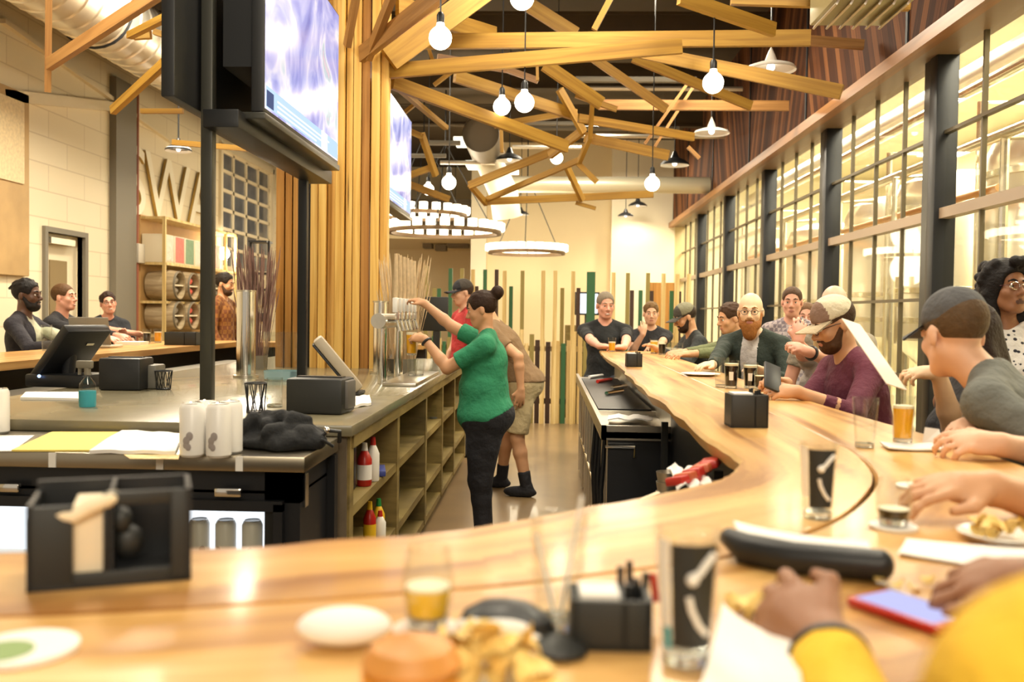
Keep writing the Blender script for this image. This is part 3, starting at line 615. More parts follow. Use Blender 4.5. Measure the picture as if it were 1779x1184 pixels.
def strip(A, B, z0, z1, ua=0, vb=.3, gap=0, live=0):
    m = MB(); n = len(A); rr = random.Random(3)
    L = [0]
    for i in range(1, n): L.append(L[-1] + ((A[i] + B[i]) / 2 - (A[i - 1] + B[i - 1]) / 2).length)
    rows = []
    for i in range(n):
        a, b = A[i].copy(), B[i].copy(); d = (b - a).normalized(); w = (b - a).length
        if live: a = a + d * (live * (math.sin(L[i] * 9) * .5 + rr.uniform(-.5, .5)))
        b = b - d * gap
        rows.append((a, b, d, w))
    vs = []
    for a, b, d, w in rows:
        q = .012
        vs += [(a.x + d.x * q * 1.6, a.y + d.y * q * 1.6, z0), (a.x, a.y, z1 - q), (a.x + d.x * q * .7, a.y + d.y * q * .7, z1), (b.x, b.y, z1), (b.x, b.y, z0)]
    m.v = vs; k = 5
    for i in range(n - 1):
        for j in range(5):
            j2 = (j + 1) % 5
            m.f.append([i * k + j, i * k + j2, (i + 1) * k + j2, (i + 1) * k + j]); m.m.append(1 if j in (0, 1) and live else 0)
            w0 = rows[i][3]; vv = {0: -.03, 1: 0, 2: .01, 3: w0, 4: w0 + .04}
            m.uv[len(m.f) - 1] = [(ua + L[i], vb + vv[j]), (ua + L[i], vb + (vv[j2] if j2 else w0 + .08)), (ua + L[i + 1], vb + (vv[j2] if j2 else w0 + .08)), (ua + L[i + 1], vb + vv[j])]
    m.f += [[0, 1, 2, 3, 4], [(n - 1) * k + j for j in (4, 3, 2, 1, 0)]]; m.m += [0, 0]
    return m
I_, S_, O_ = [smooth([s[k] for s in ST]) for k in range(3)]
bar = thing('bar_counter', 'long golden live edge wood bar wrapping from the front round to the right side', 'bar', (.6, 3, 0))
strip(I_, S_, BZ - .05, BZ, 0, .3, .004, .012).build('inner_board', [W['bar'], W['barend']], bar)
strip(S_, O_, BZ - .05, BZ, 3.3, 2.3).build('outer_board', W['bar'], bar)
strip([a + (b - a) * .97 for a, b in zip(I_, S_)], S_, BZ - .045, BZ - .006).build('seam_filler', W['resin'], bar)
def wallstrip(P, Q, z0, z1): return strip(P, Q, z0, z1)
strip([a + (b - a) * .55 for a, b in zip(I_, S_)], [a + (b - a) * .85 for a, b in zip(I_, S_)], 0, BZ - .05).build('base_panel', W['barbase'], bar)
# left bar
lb = thing('left_bar_counter', 'wood topped bar along the left side where three guests sit', 'bar', (-3.6, 6, 0))
m = MB()
m.beam((-3.45, 3.0, BZ - .025), (-3.45, 9.6, BZ - .025), .38, .05); m.build('inner_board', W['bar'], lb)
m = MB(); m.beam((-3.83, 3.0, BZ - .025), (-3.83, 9.6, BZ - .025), .37, .05); m.build('outer_board', W['bar'], lb)
m = MB(); m.beam((-3.9, 9.82, BZ - .025), (-1.3, 9.82, BZ - .025), .42, .05); m.build('end_board', W['bar'], lb)
MB().bx(-3.75, -3.6, 3.0, 9.6, 0, BZ - .05).build('base_panel', W['barbase'], lb)
MB().bx(-3.6, -1.3, 9.85, 9.95, 0, BZ - .05).build('end_panel', W['barbase'], lb)
m = MB(); m.bx(-3.2, -2.95, 3.6, 9.2, .0, .86); m.build('under_counter', W['fridgeblack'], lb)
MB().bx(-3.24, -2.9, 3.6, 9.2, .86, .9).build('steel_shelf', W['steel'], lb)
# --- back counter (island) with cubbies
IX0, IX1, IY0, IY1, IZ = -2.6, -.735, 3.47, 8.7, .97
isl = thing('back_counter', 'long concrete topped back counter with open wood cubbies facing the aisle', 'counter', ((IX0 + IX1) / 2, (IY0 + IY1) / 2, 0))
MB().bx(IX0, IX1, IY0, IY1, IZ - .045, IZ, b=.006).build('concrete_top', W['concrete'], isl)
MB().bx(IX0 + .03, IX1 - .5, IY0 + .04, IY1 - .03, 0, IZ - .045).build('body', W['islandend'], isl)
MB().bx(IX1 - .5, IX1 - .03, IY0 + .04, IY0 + .12, 0, IZ - .045).build('end_panel', W['islandend'], isl)
div = [3.56, 4.70, 5.80, 6.72, 7.6, 8.62]
for y in div: MB().bx(IX1 - .47, IX1 - .02, y - .035, y + .035, .06, IZ - .045).build('divider', W['cubby'], isl)
for z in (.08, .29, .62): MB().bx(IX1 - .47, IX1 - .025, div[0], div[-1], z - .03, z + .012).build('shelf', W['cubby'], isl)
MB().bx(IX1 - .03, IX1 - .012, div[0], div[-1], IZ - .1, IZ - .046).build('top_rail', W['cubby'], isl)
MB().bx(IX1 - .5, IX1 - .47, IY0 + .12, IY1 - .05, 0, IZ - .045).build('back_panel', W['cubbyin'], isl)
MB().bx(IX1 - .45, IX1 - .06, div[0], div[-1], 0, .05).build('plinth', W['barbase'], isl)
# --- low stainless counter with glass door fridges in front of the island
LX0, LX1, LY0, LY1, LZ = -3.2, -.785, 2.97, 3.46, .925
fc = thing('fridge_counter', 'stainless topped low counter with lit glass door fridges nearest the front bar', 'fridge', ((LX0 + LX1) / 2, (LY0 + LY1) / 2, 0))
MB().bx(LX0, LX1, LY0, LY1, LZ - .052, LZ, b=.004).build('steel_top', W['counter_steel'], fc)
m = MB(); m.bx(LX0, LX1 - .03, LY0 + .06, LY0 + .12, .76, LZ - .052); m.bx(LX1 - .15, LX1 - .03, LY0 + .06, LY1, 0, LZ - .052); m.bx(LX0, LX1, LY1 - .06, LY1 - .01, 0, LZ - .06); m.bx(LX0, LX1 - .03, LY0 + .06, LY1, 0, .12); m.bx(LX0, LX1 - .03, LY0 + .06, LY1, .79, .8)
m.build('cabinet', W['fridgeblack'], fc)
W['fridgeglow'] = emis('fridge_inside_glow', (.82, .88, 1), 1.35)
MB().bx(LX0, LX1 - .15, LY1 - .075, LY1 - .065, .14, .78).build('lit_interior', W['fridgeglow'], fc)
xs = [atY(487, 900, 3.05).x, atY(330, 900, 3.05).x]; wd = xs[0] - xs[1] + .045
for i in range(4):
    x1 = xs[0] + .02 - i * (wd + .02) ; x0 = x1 - wd
    m = MB(); m.bx(x0, x1, LY0 + .03, LY0 + .06, .12, .145); m.bx(x0, x1, LY0 + .03, LY0 + .06, .735, .77); m.bx(x0, x0 + .03, LY0 + .03, LY0 + .06, .12, .76); m.bx(x1 - .03, x1, LY0 + .03, LY0 + .06, .12, .76)
    d = m.build('fridge_door', W['fridgeblack'], fc)
    MB().bx(x0 + .03, x1 - .03, LY0 + .04, LY0 + .046, .145, .735).build('door_glass', W['glasspane'], d)
    MB().box(((x0 + x1) / 2, LY0 + .02, .80), (.09, .02, .03), b=.006).build('hinge_cap', W['chrome'], fc)
for k, px in enumerate((90, 277, 415)):
    p = atY(px, 815, LY0 - .005); MB().bx(p.x - .012, p.x + .012, LY0 - .004, LY0 + .002, LZ - .05, LZ - .002).build('edge_clip', W['whitecer'], fc)
MB().bx(LX1 - .05, LX1 - .02, LY0 + .09, LY0 + .13, .74, .85).build('side_latch', W['chrome'], fc)
for k in range(3):
    d_ = bpy.data.lights.new('fridge_strip_light', 'AREA'); d_.size = .6; d_.shape = 'RECTANGLE'; d_.size_y = .04; d_.energy = 14; d_.color = (.85, .9, 1)
    o_ = bpy.data.objects.new('fridge_strip_light', d_); C.objects.link(o_); o_.location = (-1.2 - .75 * k, LY0 + .1, .78); o_.rotation_euler = (-.35, 0, 0)
# fridge cans
W['canw'] = mat('white_can', (.84, .82, .78), .3); W['cangrey'] = mat('can_print', (.35, .31, .3), .4)
def can_thing(p, label, group, h=.122, r=.033, rot=0, cat='can'):
    t = thing('drink_can', label, cat, p, group, rot)
    MB().solid([(r * .82, 0), (r, .008), (r, h - .014), (r * .84, h - .002), (r * .8, h)], seg=24).build('can_body', W['canw'], t, local=True)
    MB().solid([(r * .8, h - .001), (r * .8, h + .002), (r * .74, h - .002)], seg=20).build('can_lid', W['chrome'], t, local=True)
    m = MB()
    for a, z, s in ((-.5, .055, .012), (-.25, .07, .012), (-.35, .035, .01), (-.6, .04, .008)):
        R = Rz(a - PI / 2 + .4); c = R @ V((r + .0004, 0, z)); m.ell(c, (.001, s, s * 1.2), R, 10, 6)
    m.build('printed_mark', W['cangrey'], t, local=True)
    return t
W['fcan'] = W['canw']
k = 0; proto = None
for j in range(2):
    for i in range(8):
        x = xs[0] - .045 - i * .095; 
        if i > 4 : x -= .2
        z = .492 if j else .142
        if proto is None: proto = can_thing((x, LY0 + .22, z), 'x', 'cans inside the lit glass fridge', h=.17, r=.036); o = proto
        else: o = dup(proto, (x, LY0 + .22, z), random.uniform(-.6, .6))
        o['label'] = 'white can standing in a row behind the lit fridge glass'
for z in (.14, .49): MB().bx(LX0, LX1 - .15, LY0 + .1, LY1 - .08, z - .012, z).build('wire_shelf', W['duct'], fc)
# --- under-bar stainless station on the right of the aisle
ux0, uy0, uy1, uz = .27, 4.45, 8.4, .86
ub = thing('underbar_station', 'stainless steel under bar sink station on the right of the aisle', 'sink', (.6, 6, 0))
m = MB(); m.bx(ux0, .62, uy0, uy1, uz - .05, uz - .02); m.bx(ux0, ux0 + .025, uy0, uy1, uz - .06, uz + .01); m.bx(ux0, .62, uy0, uy0 + .025, uz - .06, uz + .01); m.bx(ux0, .62, uy0 + .75, uy0 + .78, uz - .05, uz + .005)
m.build('steel_top', W['steel'], ub)
MB().bx(ux0 + .03, .6, uy0 + .8, uy1 - .6, uz - .02, uz + .012).build('drain_mat', W['black'], ub)
MB().bx(ux0 + .035, .62, uy0 + .03, uy0 + .06, .05, uz - .05).build('end_panel', W['fridgeblack'], ub)
MB().bx(ux0 + .09, .62, uy0 + .06, uy1, .1, uz - .06).build('body', W['fridgeblack'], ub)
MB().bx(.62, .645, uy0, uy1, .1, uz + .12).build('back_splash', W['steel'], ub)
y = uy0 + .06
while y < uy1:
    MB().tube([(ux0 + .05, y, .01), (ux0 + .05, y, uz - .03)], .022, 12).build('leg', W['duct'], ub); y += .42
m = MB().tube([(ux0 + .04, uy0 + .03, .35), (ux0 + .04, uy1, .35)], .012, 8); m.tube([(ux0 + .02, uy0 - .01, uz - .09), (ux0 + .16, uy0 - .015, uz - .09), (ux0 + .16, uy0 - .015, uz - .14)], .008, 8); m.build('rail', W['chrome'], ub)
for k in range(4): MB().tube([(ux0 + .03 + .015 * (k % 2), uy0 + .25 + .3 * k, .08), (ux0 + .02, uy0 + .27 + .3 * k, .5), (ux0 + .04, uy0 + .3 + .3 * k, .8)], .012, 8).build('hose', W['black'], ub)
# fridge panel and lower shelf nearer, under the bar
nb = thing('underbar_shelf', 'dark under bar shelf unit below the live edge, holding grey racks', 'shelf', (.7, 3.9, 0))
MB().bx(.60, .64, 2.6, 4.43, .05, 1.0).build('back_panel', W['fridgeblack'], nb)
MB().bx(.33, .6, 3.0, 4.40, .42, .44).build('shelf_board', W['fridgeblack'], nb)
MB().bx(.33, .6, 3.0, 4.40, .04, .06).build('lower_board', W['fridgeblack'], nb)
for y in (3.02, 4.38): MB().bx(.55, .58, y - .015, y + .015, 0, .9).build('upright', W['charcoal'], nb)
# ================================================================ PEOPLE
class SDF:
    """smooth union of round cones and ellipsoids, meshed with surface nets"""
    def __init__(s): s.p = []
    def cap(s, a, b, ra, rb=None, k=.02, cut=False, op=1): s.p.append(('c', np.array(a, float), np.array(b, float), ra, rb if rb is not None else ra, k, cut, op)); return s
    def ell(s, c, r, R=None, k=.02, op=1):
        r = np.array((r, r, r) if not isinstance(r, (tuple, list)) else r, float)
        s.p.append(('e', np.array(c, float), np.array(R, float) if R is not None else np.eye(3), r, None, k, False, op)); return s
    def half(s, p, n, k=.004): s.p.append(('h', np.array(p, float), np.array(n, float), 0, 0, k, False, -1)); return s
    def mesh(s, h):
        lo = np.full(3, 1e9); hi = -lo
        for q in s.p:
            if q[7] < 0: continue
            if q[0] == 'c': a = np.minimum(q[1], q[2]) - max(q[3], q[4]); b = np.maximum(q[1], q[2]) + max(q[3], q[4])
            else: a = q[1] - q[3].max(); b = q[1] + q[3].max()
            lo = np.minimum(lo, a); hi = np.maximum(hi, b)
        lo -= 3 * h; hi += 3 * h; n = np.ceil((hi - lo) / h).astype(int) + 1
        ax = [(lo[i] + h * np.arange(n[i])).astype(np.float32) for i in range(3)]
        D = np.full(n, .2, np.float32)
        for t, a, b, r1, r2, k, cut, op in s.p:
            if t == 'h':
                d = (ax[0][:, None, None] - a[0]) * b[0] + (ax[1][None, :, None] - a[1]) * b[1] + (ax[2][None, None, :] - a[2]) * b[2]
                D = np.maximum(D, d.astype(np.float32)); continue
            m = k + 4 * h
            if t == 'c': l, u = np.minimum(a, b) - max(r1, r2) - m, np.maximum(a, b) + max(r1, r2) + m
            else: l, u = a - r1.max() - m, a + r1.max() + m
            i0 = np.clip(np.floor((l - lo) / h).astype(int), 0, n); i1 = np.clip(np.ceil((u - lo) / h).astype(int) + 1, 0, n)
            if np.any(i1 <= i0): continue
            sl = tuple(slice(x, y) for x, y in zip(i0, i1))
            X = ax[0][sl[0]][:, None, None] - a[0]; Y = ax[1][sl[1]][None, :, None] - a[1]; Z = ax[2][sl[2]][None, None, :] - a[2]
            if t == 'c':
                w = b - a; L2 = max(w @ w, 1e-9)
                tt = np.clip((X * w[0] + Y * w[1] + Z * w[2]) / L2, 0, 1)
                d = np.sqrt((X - tt * w[0]) ** 2 + (Y - tt * w[1]) ** 2 + (Z - tt * w[2]) ** 2) - (r1 + (r2 - r1) * tt)
                if cut: d = np.maximum(d, ((X - w[0]) * w[0] + (Y - w[1]) * w[1] + (Z - w[2]) * w[2]) / math.sqrt(L2))
            else:
                q = [b[0, i] * X + b[1, i] * Y + b[2, i] * Z for i in range(3)]
                k0 = np.sqrt(sum((q[i] / r1[i]) ** 2 for i in range(3))); k1 = np.sqrt(sum((q[i] / r1[i] ** 2) ** 2 for i in range(3))) + 1e-9
                d = k0 * (k0 - 1) / k1
            E = D[sl]
            if op > 0: g = np.maximum(k - np.abs(E - d), 0) / k; D[sl] = np.minimum(E, d) - g * g * k * .25
            else: d = -d; g = np.maximum(k - np.abs(E - d), 0) / k; D[sl] = np.maximum(E, d) + g * g * k * .25
        return nets(D, lo, h)
def nets(D, lo, h):
    ins = D < 0; n = np.array(D.shape) - 1
    cor = [(i, j, k) for i in (0, 1) for j in (0, 1) for k in (0, 1)]
    cnt = sum(ins[i:i + n[0], j:j + n[1], k:k + n[2]].astype(np.int8) for i, j, k in cor)
    act = (cnt > 0) & (cnt < 8); idx = np.full(tuple(n), -1, np.int64); I = np.argwhere(act); idx[act] = np.arange(len(I))
    P = np.zeros((len(I), 3)); N = np.zeros(len(I))
    for a in range(3):
        for u in (0, 1):
            for v in (0, 1):
                o = np.zeros(3, int); q = [x for x in range(3) if x != a]; o[q[0]] = u; o[q[1]] = v; e = o.copy(); e[a] = 1
                A = D[tuple((I + o).T)]; B = D[tuple((I + e).T)]; m = (A < 0) != (B < 0); t = np.where(m, A / np.where(m, A - B, 1), 0)
                w = np.tile(o.astype(float), (len(I), 1)); w[:, a] = t; P += w * m[:, None]; N += m
    P = lo + h * (I + P / N[:, None])
    fs = []
    for a in range(3):
        b, c = (a + 1) % 3, (a + 2) % 3
        sl0 = [slice(None)] * 3; sl1 = [slice(None)] * 3; sl0[a] = slice(0, -1); sl1[a] = slice(1, None)
        x = ins[tuple(sl0)] != ins[tuple(sl1)]; J = np.argwhere(x)
        J = J[(J[:, b] > 0) & (J[:, c] > 0) & (J[:, b] < n[b]) & (J[:, c] < n[c]) & (J[:, a] < n[a])]
        if not len(J): continue
        eb = np.zeros(3, int); eb[b] = 1; ec = np.zeros(3, int); ec[c] = 1
        q = np.stack([idx[tuple(J.T)], idx[tuple((J - eb).T)], idx[tuple((J - eb - ec).T)], idx[tuple((J - ec).T)]], 1)
        fl = ins[tuple(J.T)]; q[fl] = q[fl][:, ::-1]; q = q[(q >= 0).all(1)]; fs.append(q)
    return P, np.concatenate(fs)
def sdf_obj(name, sdf, h, mats, parent, paint=None, smooth_it=1):
    P, Q = sdf.mesh(h); off = np.array(parent.location if parent else (0, 0, 0))
    me = bpy.data.meshes.new(name); me.from_pydata((P - off).tolist(), [], Q.tolist())
    for m in (mats if isinstance(mats, (list, tuple)) else [mats]): me.materials.append(m)
    if paint is not None:
        cen = P[Q].mean(1); mi = paint(cen).astype(int); me.polygons.foreach_set('material_index', mi.tolist())
    bm = bmesh.new(); bm.from_mesh(me); bmesh.ops.recalc_face_normals(bm, faces=bm.faces[:])
    for _ in range(smooth_it): bmesh.ops.smooth_vert(bm, verts=bm.verts[:], factor=.5, use_axis_x=True, use_axis_y=True, use_axis_z=True)
    bm.to_mesh(me); bm.free(); me.shade_smooth()
    o = bpy.data.objects.new(name, me); C.objects.link(o); o.parent = parent; return o
def skin(name, c): return mat(name, c, .5, noise=.06, scale=30)
SK = {'fair': skin('skin_fair', (.72, .42, .27)), 'pink': skin('skin_pink', (.74, .38, .27)), 'tan': skin('skin_tan', (.6, .32, .17)), 'brown': skin('skin_brown', (.30, .13, .06)), 'dark': skin('skin_dark', (.10, .045, .026)), 'pale': skin('skin_pale', (.82, .56, .36))}
LIP = {'fair': skin('lip_fair', (.5, .2, .15)), 'dark': skin('lip_dark', (.09, .035, .028))}
EYEW = mat('eye_white', (.8, .78, .72), .2); EYED = mat('eye_iris', (.03, .018, .01), .15)
HAIR = {}
def hair(c):
    if c not in HAIR: HAIR[c] = mat('hair_%d' % len(HAIR), c, .6, spec=.2, noise=.3, scale=60, bump=.6)
    return HAIR[c]
CL = {}
def cloth(c, pat=None):
    k = (c, pat)
    if k not in CL:
        m = mat('cloth_%d' % len(CL), c, .85, noise=.12, scale=11, bump=.9); m.node_tree.nodes['Bump'].inputs['Distance'].default_value = .03
        if pat:
            n = m.node_tree.nodes; l = m.node_tree.links; b = n['Principled BSDF']; tc = n.new('ShaderNodeTexCoord')
            t = n.new('ShaderNodeTexVoronoi' if pat[0] == 'dots' else 'ShaderNodeTexChecker'); t.inputs['Scale'].default_value = pat[1]; l.new(tc.outputs['Object'], t.inputs['Vector'])
            if pat[0] == 'dots': r = ramp(n, [(.28, pat[2]), (.34, c)]); l.new(t.outputs['Distance'], r.inputs[0]); l.new(r.outputs[0], b.inputs['Base Color'])
            else: t.inputs['Color1'].default_value = (*c, 1); t.inputs['Color2'].default_value = (*pat[2], 1); l.new(t.outputs[0], b.inputs['Base Color'])
        CL[k] = m
    return CL[k]
def A(v): return np.array(v, float)
def nrm(v): v = A(v); return v / (np.linalg.norm(v) + 1e-12)
def ik(s, t, l1, l2, pole):
    s, t = A(s), A(t); d = t - s; L = np.linalg.norm(d); L2 = min(L, (l1 + l2) * .998); d = d / L; a = (l1 * l1 - l2 * l2 + L2 * L2) / (2 * L2); h = math.sqrt(max(l1 * l1 - a * a, 0))
    p = A(pole) - d * (A(pole) @ d); p = nrm(p); return s + d * a + p * h, s + d * L2
def hand(B, w, d, nn, side, s, curl=.5, spread=1., thumb=.6, fist=False):
    """palm and five fingers; d towards the fingers, nn out of the back of the hand, side +1 = thumb on +(d x nn)"""
    d, nn = nrm(d), nrm(nn); nn = nrm(nn - d * (nn @ d)); t = np.cross(d, nn) * side
    R = np.stack([t, d, nn], 1)
    B.ell(w + d * .052 * s, (.041 * s, .052 * s, .017 * s), R, k=.012); B.cap(w, w + d * .05 * s, .024 * s, .024 * s, k=.02)
    for i, (off, ln, st) in enumerate(((.031, .066, .088), (.0105, .075, .094), (-.0105, .068, .09), (-.030, .052, .08))):
        p = w + d * st * s + t * off * s; a = curl * (.75 + .12 * i) ; f = nrm(d + t * off * 4 * spread)
        r = .0088 * s
        for j, part in enumerate((.45, .32, .23)):
            ang = a * (j + .6); v = f * math.cos(ang) - nn * math.sin(ang); q = p + v * ln * part * s
            B.cap(p - (v * .012 * s if j == 0 else 0), q, r * (1.06 - .1 * j), r * (.98 - .1 * j), k=.004); p = q
    p = w + d * .022 * s + t * .026 * s; v = nrm(t * .75 + d * .8 - nn * .35 * thumb)
    q = p + v * .042 * s; B.cap(p, q, .0135 * s, .0105 * s, k=.01); v2 = nrm(d * 1.0 + t * (.25 - .5 * thumb) - nn * (.45 * thumb)); B.cap(q, q + v2 * .032 * s, .0102 * s, .0085 * s, k=.005)
def person(label, hip, face, pose='sit', H=1.7, lean=0, twist=0, look=(0, 0), l=None, r=None, lp=None, rp=None, skn='fair', shirt=(.1, .1, .1), pat=None, sleeve=.55, pants=(.03, .035, .05), shorts=False,
           hairc=(.04, .025, .015), style='short', beard=None, cap=None, glasses=None, fat=1., vox=.0085, lh=None, rh=None, le=None, re=None, thigh=1., hemtilt=0, curl=(.5, .5), watch=None, jacket=None, shoes=None, group=None, fem=False, hem=None, eye=None, feet=None, tilt=0, neck=.0, headvox=None, sidel=None, socks=None, elw=None, knee=None, smile=False, chest=0):
    s = H / 1.7; f = math.radians(face); FW = A((math.sin(f), math.cos(f), 0)); RT = A((math.cos(f), -math.sin(f), 0)); UP = A((0, 0, 1.))
    la = math.radians(lean); sp = FW * math.sin(la) + UP * math.cos(la); sf = FW * math.cos(la) - UP * math.sin(la)
    if sidel: sp = nrm(sp + RT * sidel)
    hip = A(hip) if eye is None else A(atY(*eye)) - sp * (.685 + neck) * s - sf * .03 * s - UP * .005
    tw = math.radians(twist); rt = RT * math.cos(tw) + sf * -math.sin(tw); fw = nrm(sf * math.cos(tw) + RT * math.sin(tw))
    nb = hip + sp * .52 * s; root = thing('person', label, 'person', (hip[0], hip[1], 0 if pose != 'bust' else hip[2]), group)
    sh = {-1: nb - sp * .065 * s - rt * (.165 if fem else .185) * s * (1 + .25 * (fat - 1)), 1: nb - sp * .065 * s + rt * (.165 if fem else .185) * s * (1 + .25 * (fat - 1))}
    # head frame
    hy, hp_ = math.radians(face + twist + look[0]), math.radians(look[1])
    hf = A((math.sin(hy) * math.cos(hp_), math.cos(hy) * math.cos(hp_), math.sin(hp_))); hr = A((math.cos(hy), -math.sin(hy), 0)); ti = math.radians(tilt)
    hu = np.cross(hr, hf); hr, hu = hr * math.cos(ti) + hu * math.sin(ti), hu * math.cos(ti) - hr * math.sin(ti)
    hc = nb + sp * (.165 + neck) * s + sf * .03 * s + UP * .005
    HR = np.stack([hr, hf, hu], 1); hs = s * (1.02 if not fem else .97)
    def T(x, y, z): return hc + (hr * x + hf * y + hu * z) * hs
    # joints
    ul, fl = .285 * s, .25 * s; J = {}
    for sd, tg, pole in ((-1, l, lp), (1, r, rp)):
        if tg is None: tg = sh[sd] + rt * sd * .06 * s - UP * .5 * s + fw * .12 * s
        if isinstance(tg, str) and tg == 'none': J[sd] = None; continue
        ov = le if sd < 0 else re
        if ov is not None: J[sd] = (A(ov), A(tg)); continue
        J[sd] = ik(sh[sd], tg, ul, fl, pole if pole is not None else (rt * sd * .5 - UP * .8 - fw * .3))
    hj = {q: hip + RT * .09 * s * q - UP * .02 for q in (-1, 1)}
    K, AN = {}, {}
    for q in (-1, 1):
        if pose == 'sit': K[q] = hj[q] + FW * .40 * s + RT * .05 * q * s - UP * .03; AN[q] = K[q] - UP * .40 * s - FW * .06
        elif feet: 
            AN[q] = A(feet[0 if q < 0 else 1]) + UP * .075 * s; LL = max(.36 * s, min(.42 * s, np.linalg.norm(AN[q] - hj[q]) * .506)); K[q], AN[q] = ik(hj[q], AN[q], LL, LL, (knee if knee is not None else FW))
        else: AN[q] = A((hj[q][0], hj[q][1], .075 * s)) + RT * .02 * q; LL = np.linalg.norm(AN[q] - hj[q]) * .5015; K[q], AN[q] = ik(hj[q], AN[q], LL, LL, FW)
    TR = np.stack([rt, fw, np.cross(rt, fw)], 1)
    def torso(B, g, up=True, legs=True):
        if pose != 'bust':
            gh = g * 2.2; B.ell(hip + UP * .0, ((.165 if not fem else .178) * s * (.5 + .5 * fat) + gh, .118 * s * fat + gh, .125 * s + gh), np.stack([RT, FW, UP], 1), k=.05)
        m = hip + sp * .17 * s; B.ell(m + sf * .02 * (fat - .7), (.140 * s * fat + g, .108 * s * fat + g, .15 * s + g), TR, k=.06)
        c = hip + sp * .345 * s; B.ell(c, (.158 * s * (.6 + .4 * fat) + g, .112 * s * (.55 + .45 * fat) + g, .165 * s + g), TR, k=.05)
        if fem or chest:
            for q in (-1, 1): B.ell(c + fw * .085 * s + rt * q * .07 * s - sp * .01, (.07 * s + g, .06 * s + g, .068 * s + g), TR, k=.04)
        for q in (-1, 1):
            B.cap(nb + sp * .0 + rt * q * .045 * s - sf * .012, sh[q], .042 * s + g, .05 * s + g, k=.045)
    body = SDF(); torso(body, 0)
    body.cap(nb - sp * .05 * s, hc - hu * .06 * s - hf * .018 * s, .058 * s * (1 if not fem else .86), .053 * s * (1 if not fem else .86), k=.025)
    for q in (-1, 1):
        if J[q] is not None:
            e, w = J[q]; body.cap(sh[q], e, .049 * s * (.7 + .3 * fat), .038 * s * (.8 + .2 * fat), k=.03); 
            mid = e + (w - e) * .3; body.cap(e, mid, .038 * s, .039 * s, k=.015); body.cap(mid, w, .039 * s, .026 * s, k=.015)
            hd, hn = (lh if q < 0 else rh) or (None, None)
            hd = nrm(w - e) if hd is None else A(hd); hn = (-fw + UP * .6 if hn is None else A(hn))
            hand(body, w, hd, hn, -1 if q > 0 else 1, s * (.92 if fem else 1), curl[0 if q < 0 else 1])
        if pose != 'bust':
            body.cap(hj[q], K[q], .082 * s * (.6 + .4 * fat) * thigh, .055 * s * thigh, k=.04); m = K[q] + (AN[q] - K[q]) * .3; body.cap(K[q], m, .053 * s, .054 * s, k=.02); body.cap(m, AN[q], .054 * s, .036 * s, k=.02)
            body.ell(AN[q] + FW * .06 * s - UP * .035 * s, (.04 * s, .11 * s, .032 * s), np.stack([RT, FW, UP], 1), k=.03)
    def skull(B, g=0):
        B.ell(T(0, -.014, .03), ((.074 + g) * hs, (.094 + g) * hs, (.086 + g) * hs), HR, k=.02)
    skull(body)
    body.ell(T(0, .026, -.045), (.056 * hs, .06 * hs, .07 * hs), HR, k=.03)
    body.ell(T(0, .06, -.098), (.024 * hs, .02 * hs, .018 * hs), HR, k=.025)
    for q in (-1, 1):
        body.cap(T(.052 * q, -.004, -.05), T(.024 * q, .054, -.095), .019 * hs, .017 * hs, k=.02)
        body.ell(T(.04 * q, .056, -.028), .021 * hs, None, k=.02)
        body.ell(T(.031 * q, .092, .002), (.016 * hs, .012 * hs, .011 * hs), HR, k=.012, op=-1)
        body.ell(T(.077 * q, -.012, -.012), (.009 * hs, .019 * hs, .031 * hs), HR, k=.006)
        body.ell(T(.012 * q, .094, -.036), .0095 * hs, None, k=.006)
    for q in (-1, 1): body.cap(T(.021 * q, .083, .0085), T(.042 * q, .079, .0065), .0055 * hs, .005 * hs, k=.004); body.cap(T(.022 * q, .081, -.0105), T(.041 * q, .077, -.0095), .0045 * hs, .004 * hs, k=.004)
    body.cap(T(-.034, .077, .02), T(.034, .077, .02), .011 * hs, .011 * hs, k=.012)
    body.cap(T(0, .082, .008), T(0, .106, -.03), .0085 * hs, .0125 * hs, k=.008)
    body.cap(T(-.018, .083, -.064), T(.018, .083, -.064), .0075 * hs, .0075 * hs, k=.006); body.cap(T(-.014, .081, -.075), T(.014, .081, -.075), .0085 * hs, .0085 * hs, k=.006)
    body.cap(T(-.021, .092, -.0695), T(.021, .092, -.0695), .0025 * hs, .0025 * hs, k=.003, op=-1)
    def paint(cn):
        q = (cn - hc) / hs; x, y, z = q @ hr, q @ hf, q @ hu
        return (((x / .022) ** 2 + ((z + .0695) / .011) ** 2 < 1) & (y > .07)).astype(int)
    sdf_obj('body', body, vox, [SK[skn], LIP['dark' if skn in ('dark', 'brown') else 'fair']], root, paint)
    for q in (-1, 1):
        m = MB(); c = V(T(.031 * q, .0745, .0)); R = M(HR.tolist())
        m.ell(c, .0100 * hs, R, 12, 8); m.ell(c + R @ V((0, .0072 * hs, 0)), (.0058 * hs, .005 * hs, .0058 * hs), R, 10, 6, mi=1); m.build('eye', [EYEW, EYED], root)
        if style != 'none':
            MB().tube([T(.047 * q, .074, .022), T(.03 * q, .088, .029), T(.014 * q, .09, .023)], [.003 * hs, .005 * hs, .004 * hs], 8).build('eyebrow', hair(beard or hairc), root)
    if smile: MB().ell(V(T(0, .088, -.0695)), (.019 * hs, .006, .005 * hs), M(HR.tolist()), 12, 6).build('teeth', EYEW, root)
    # hair
    hv = vox * .9
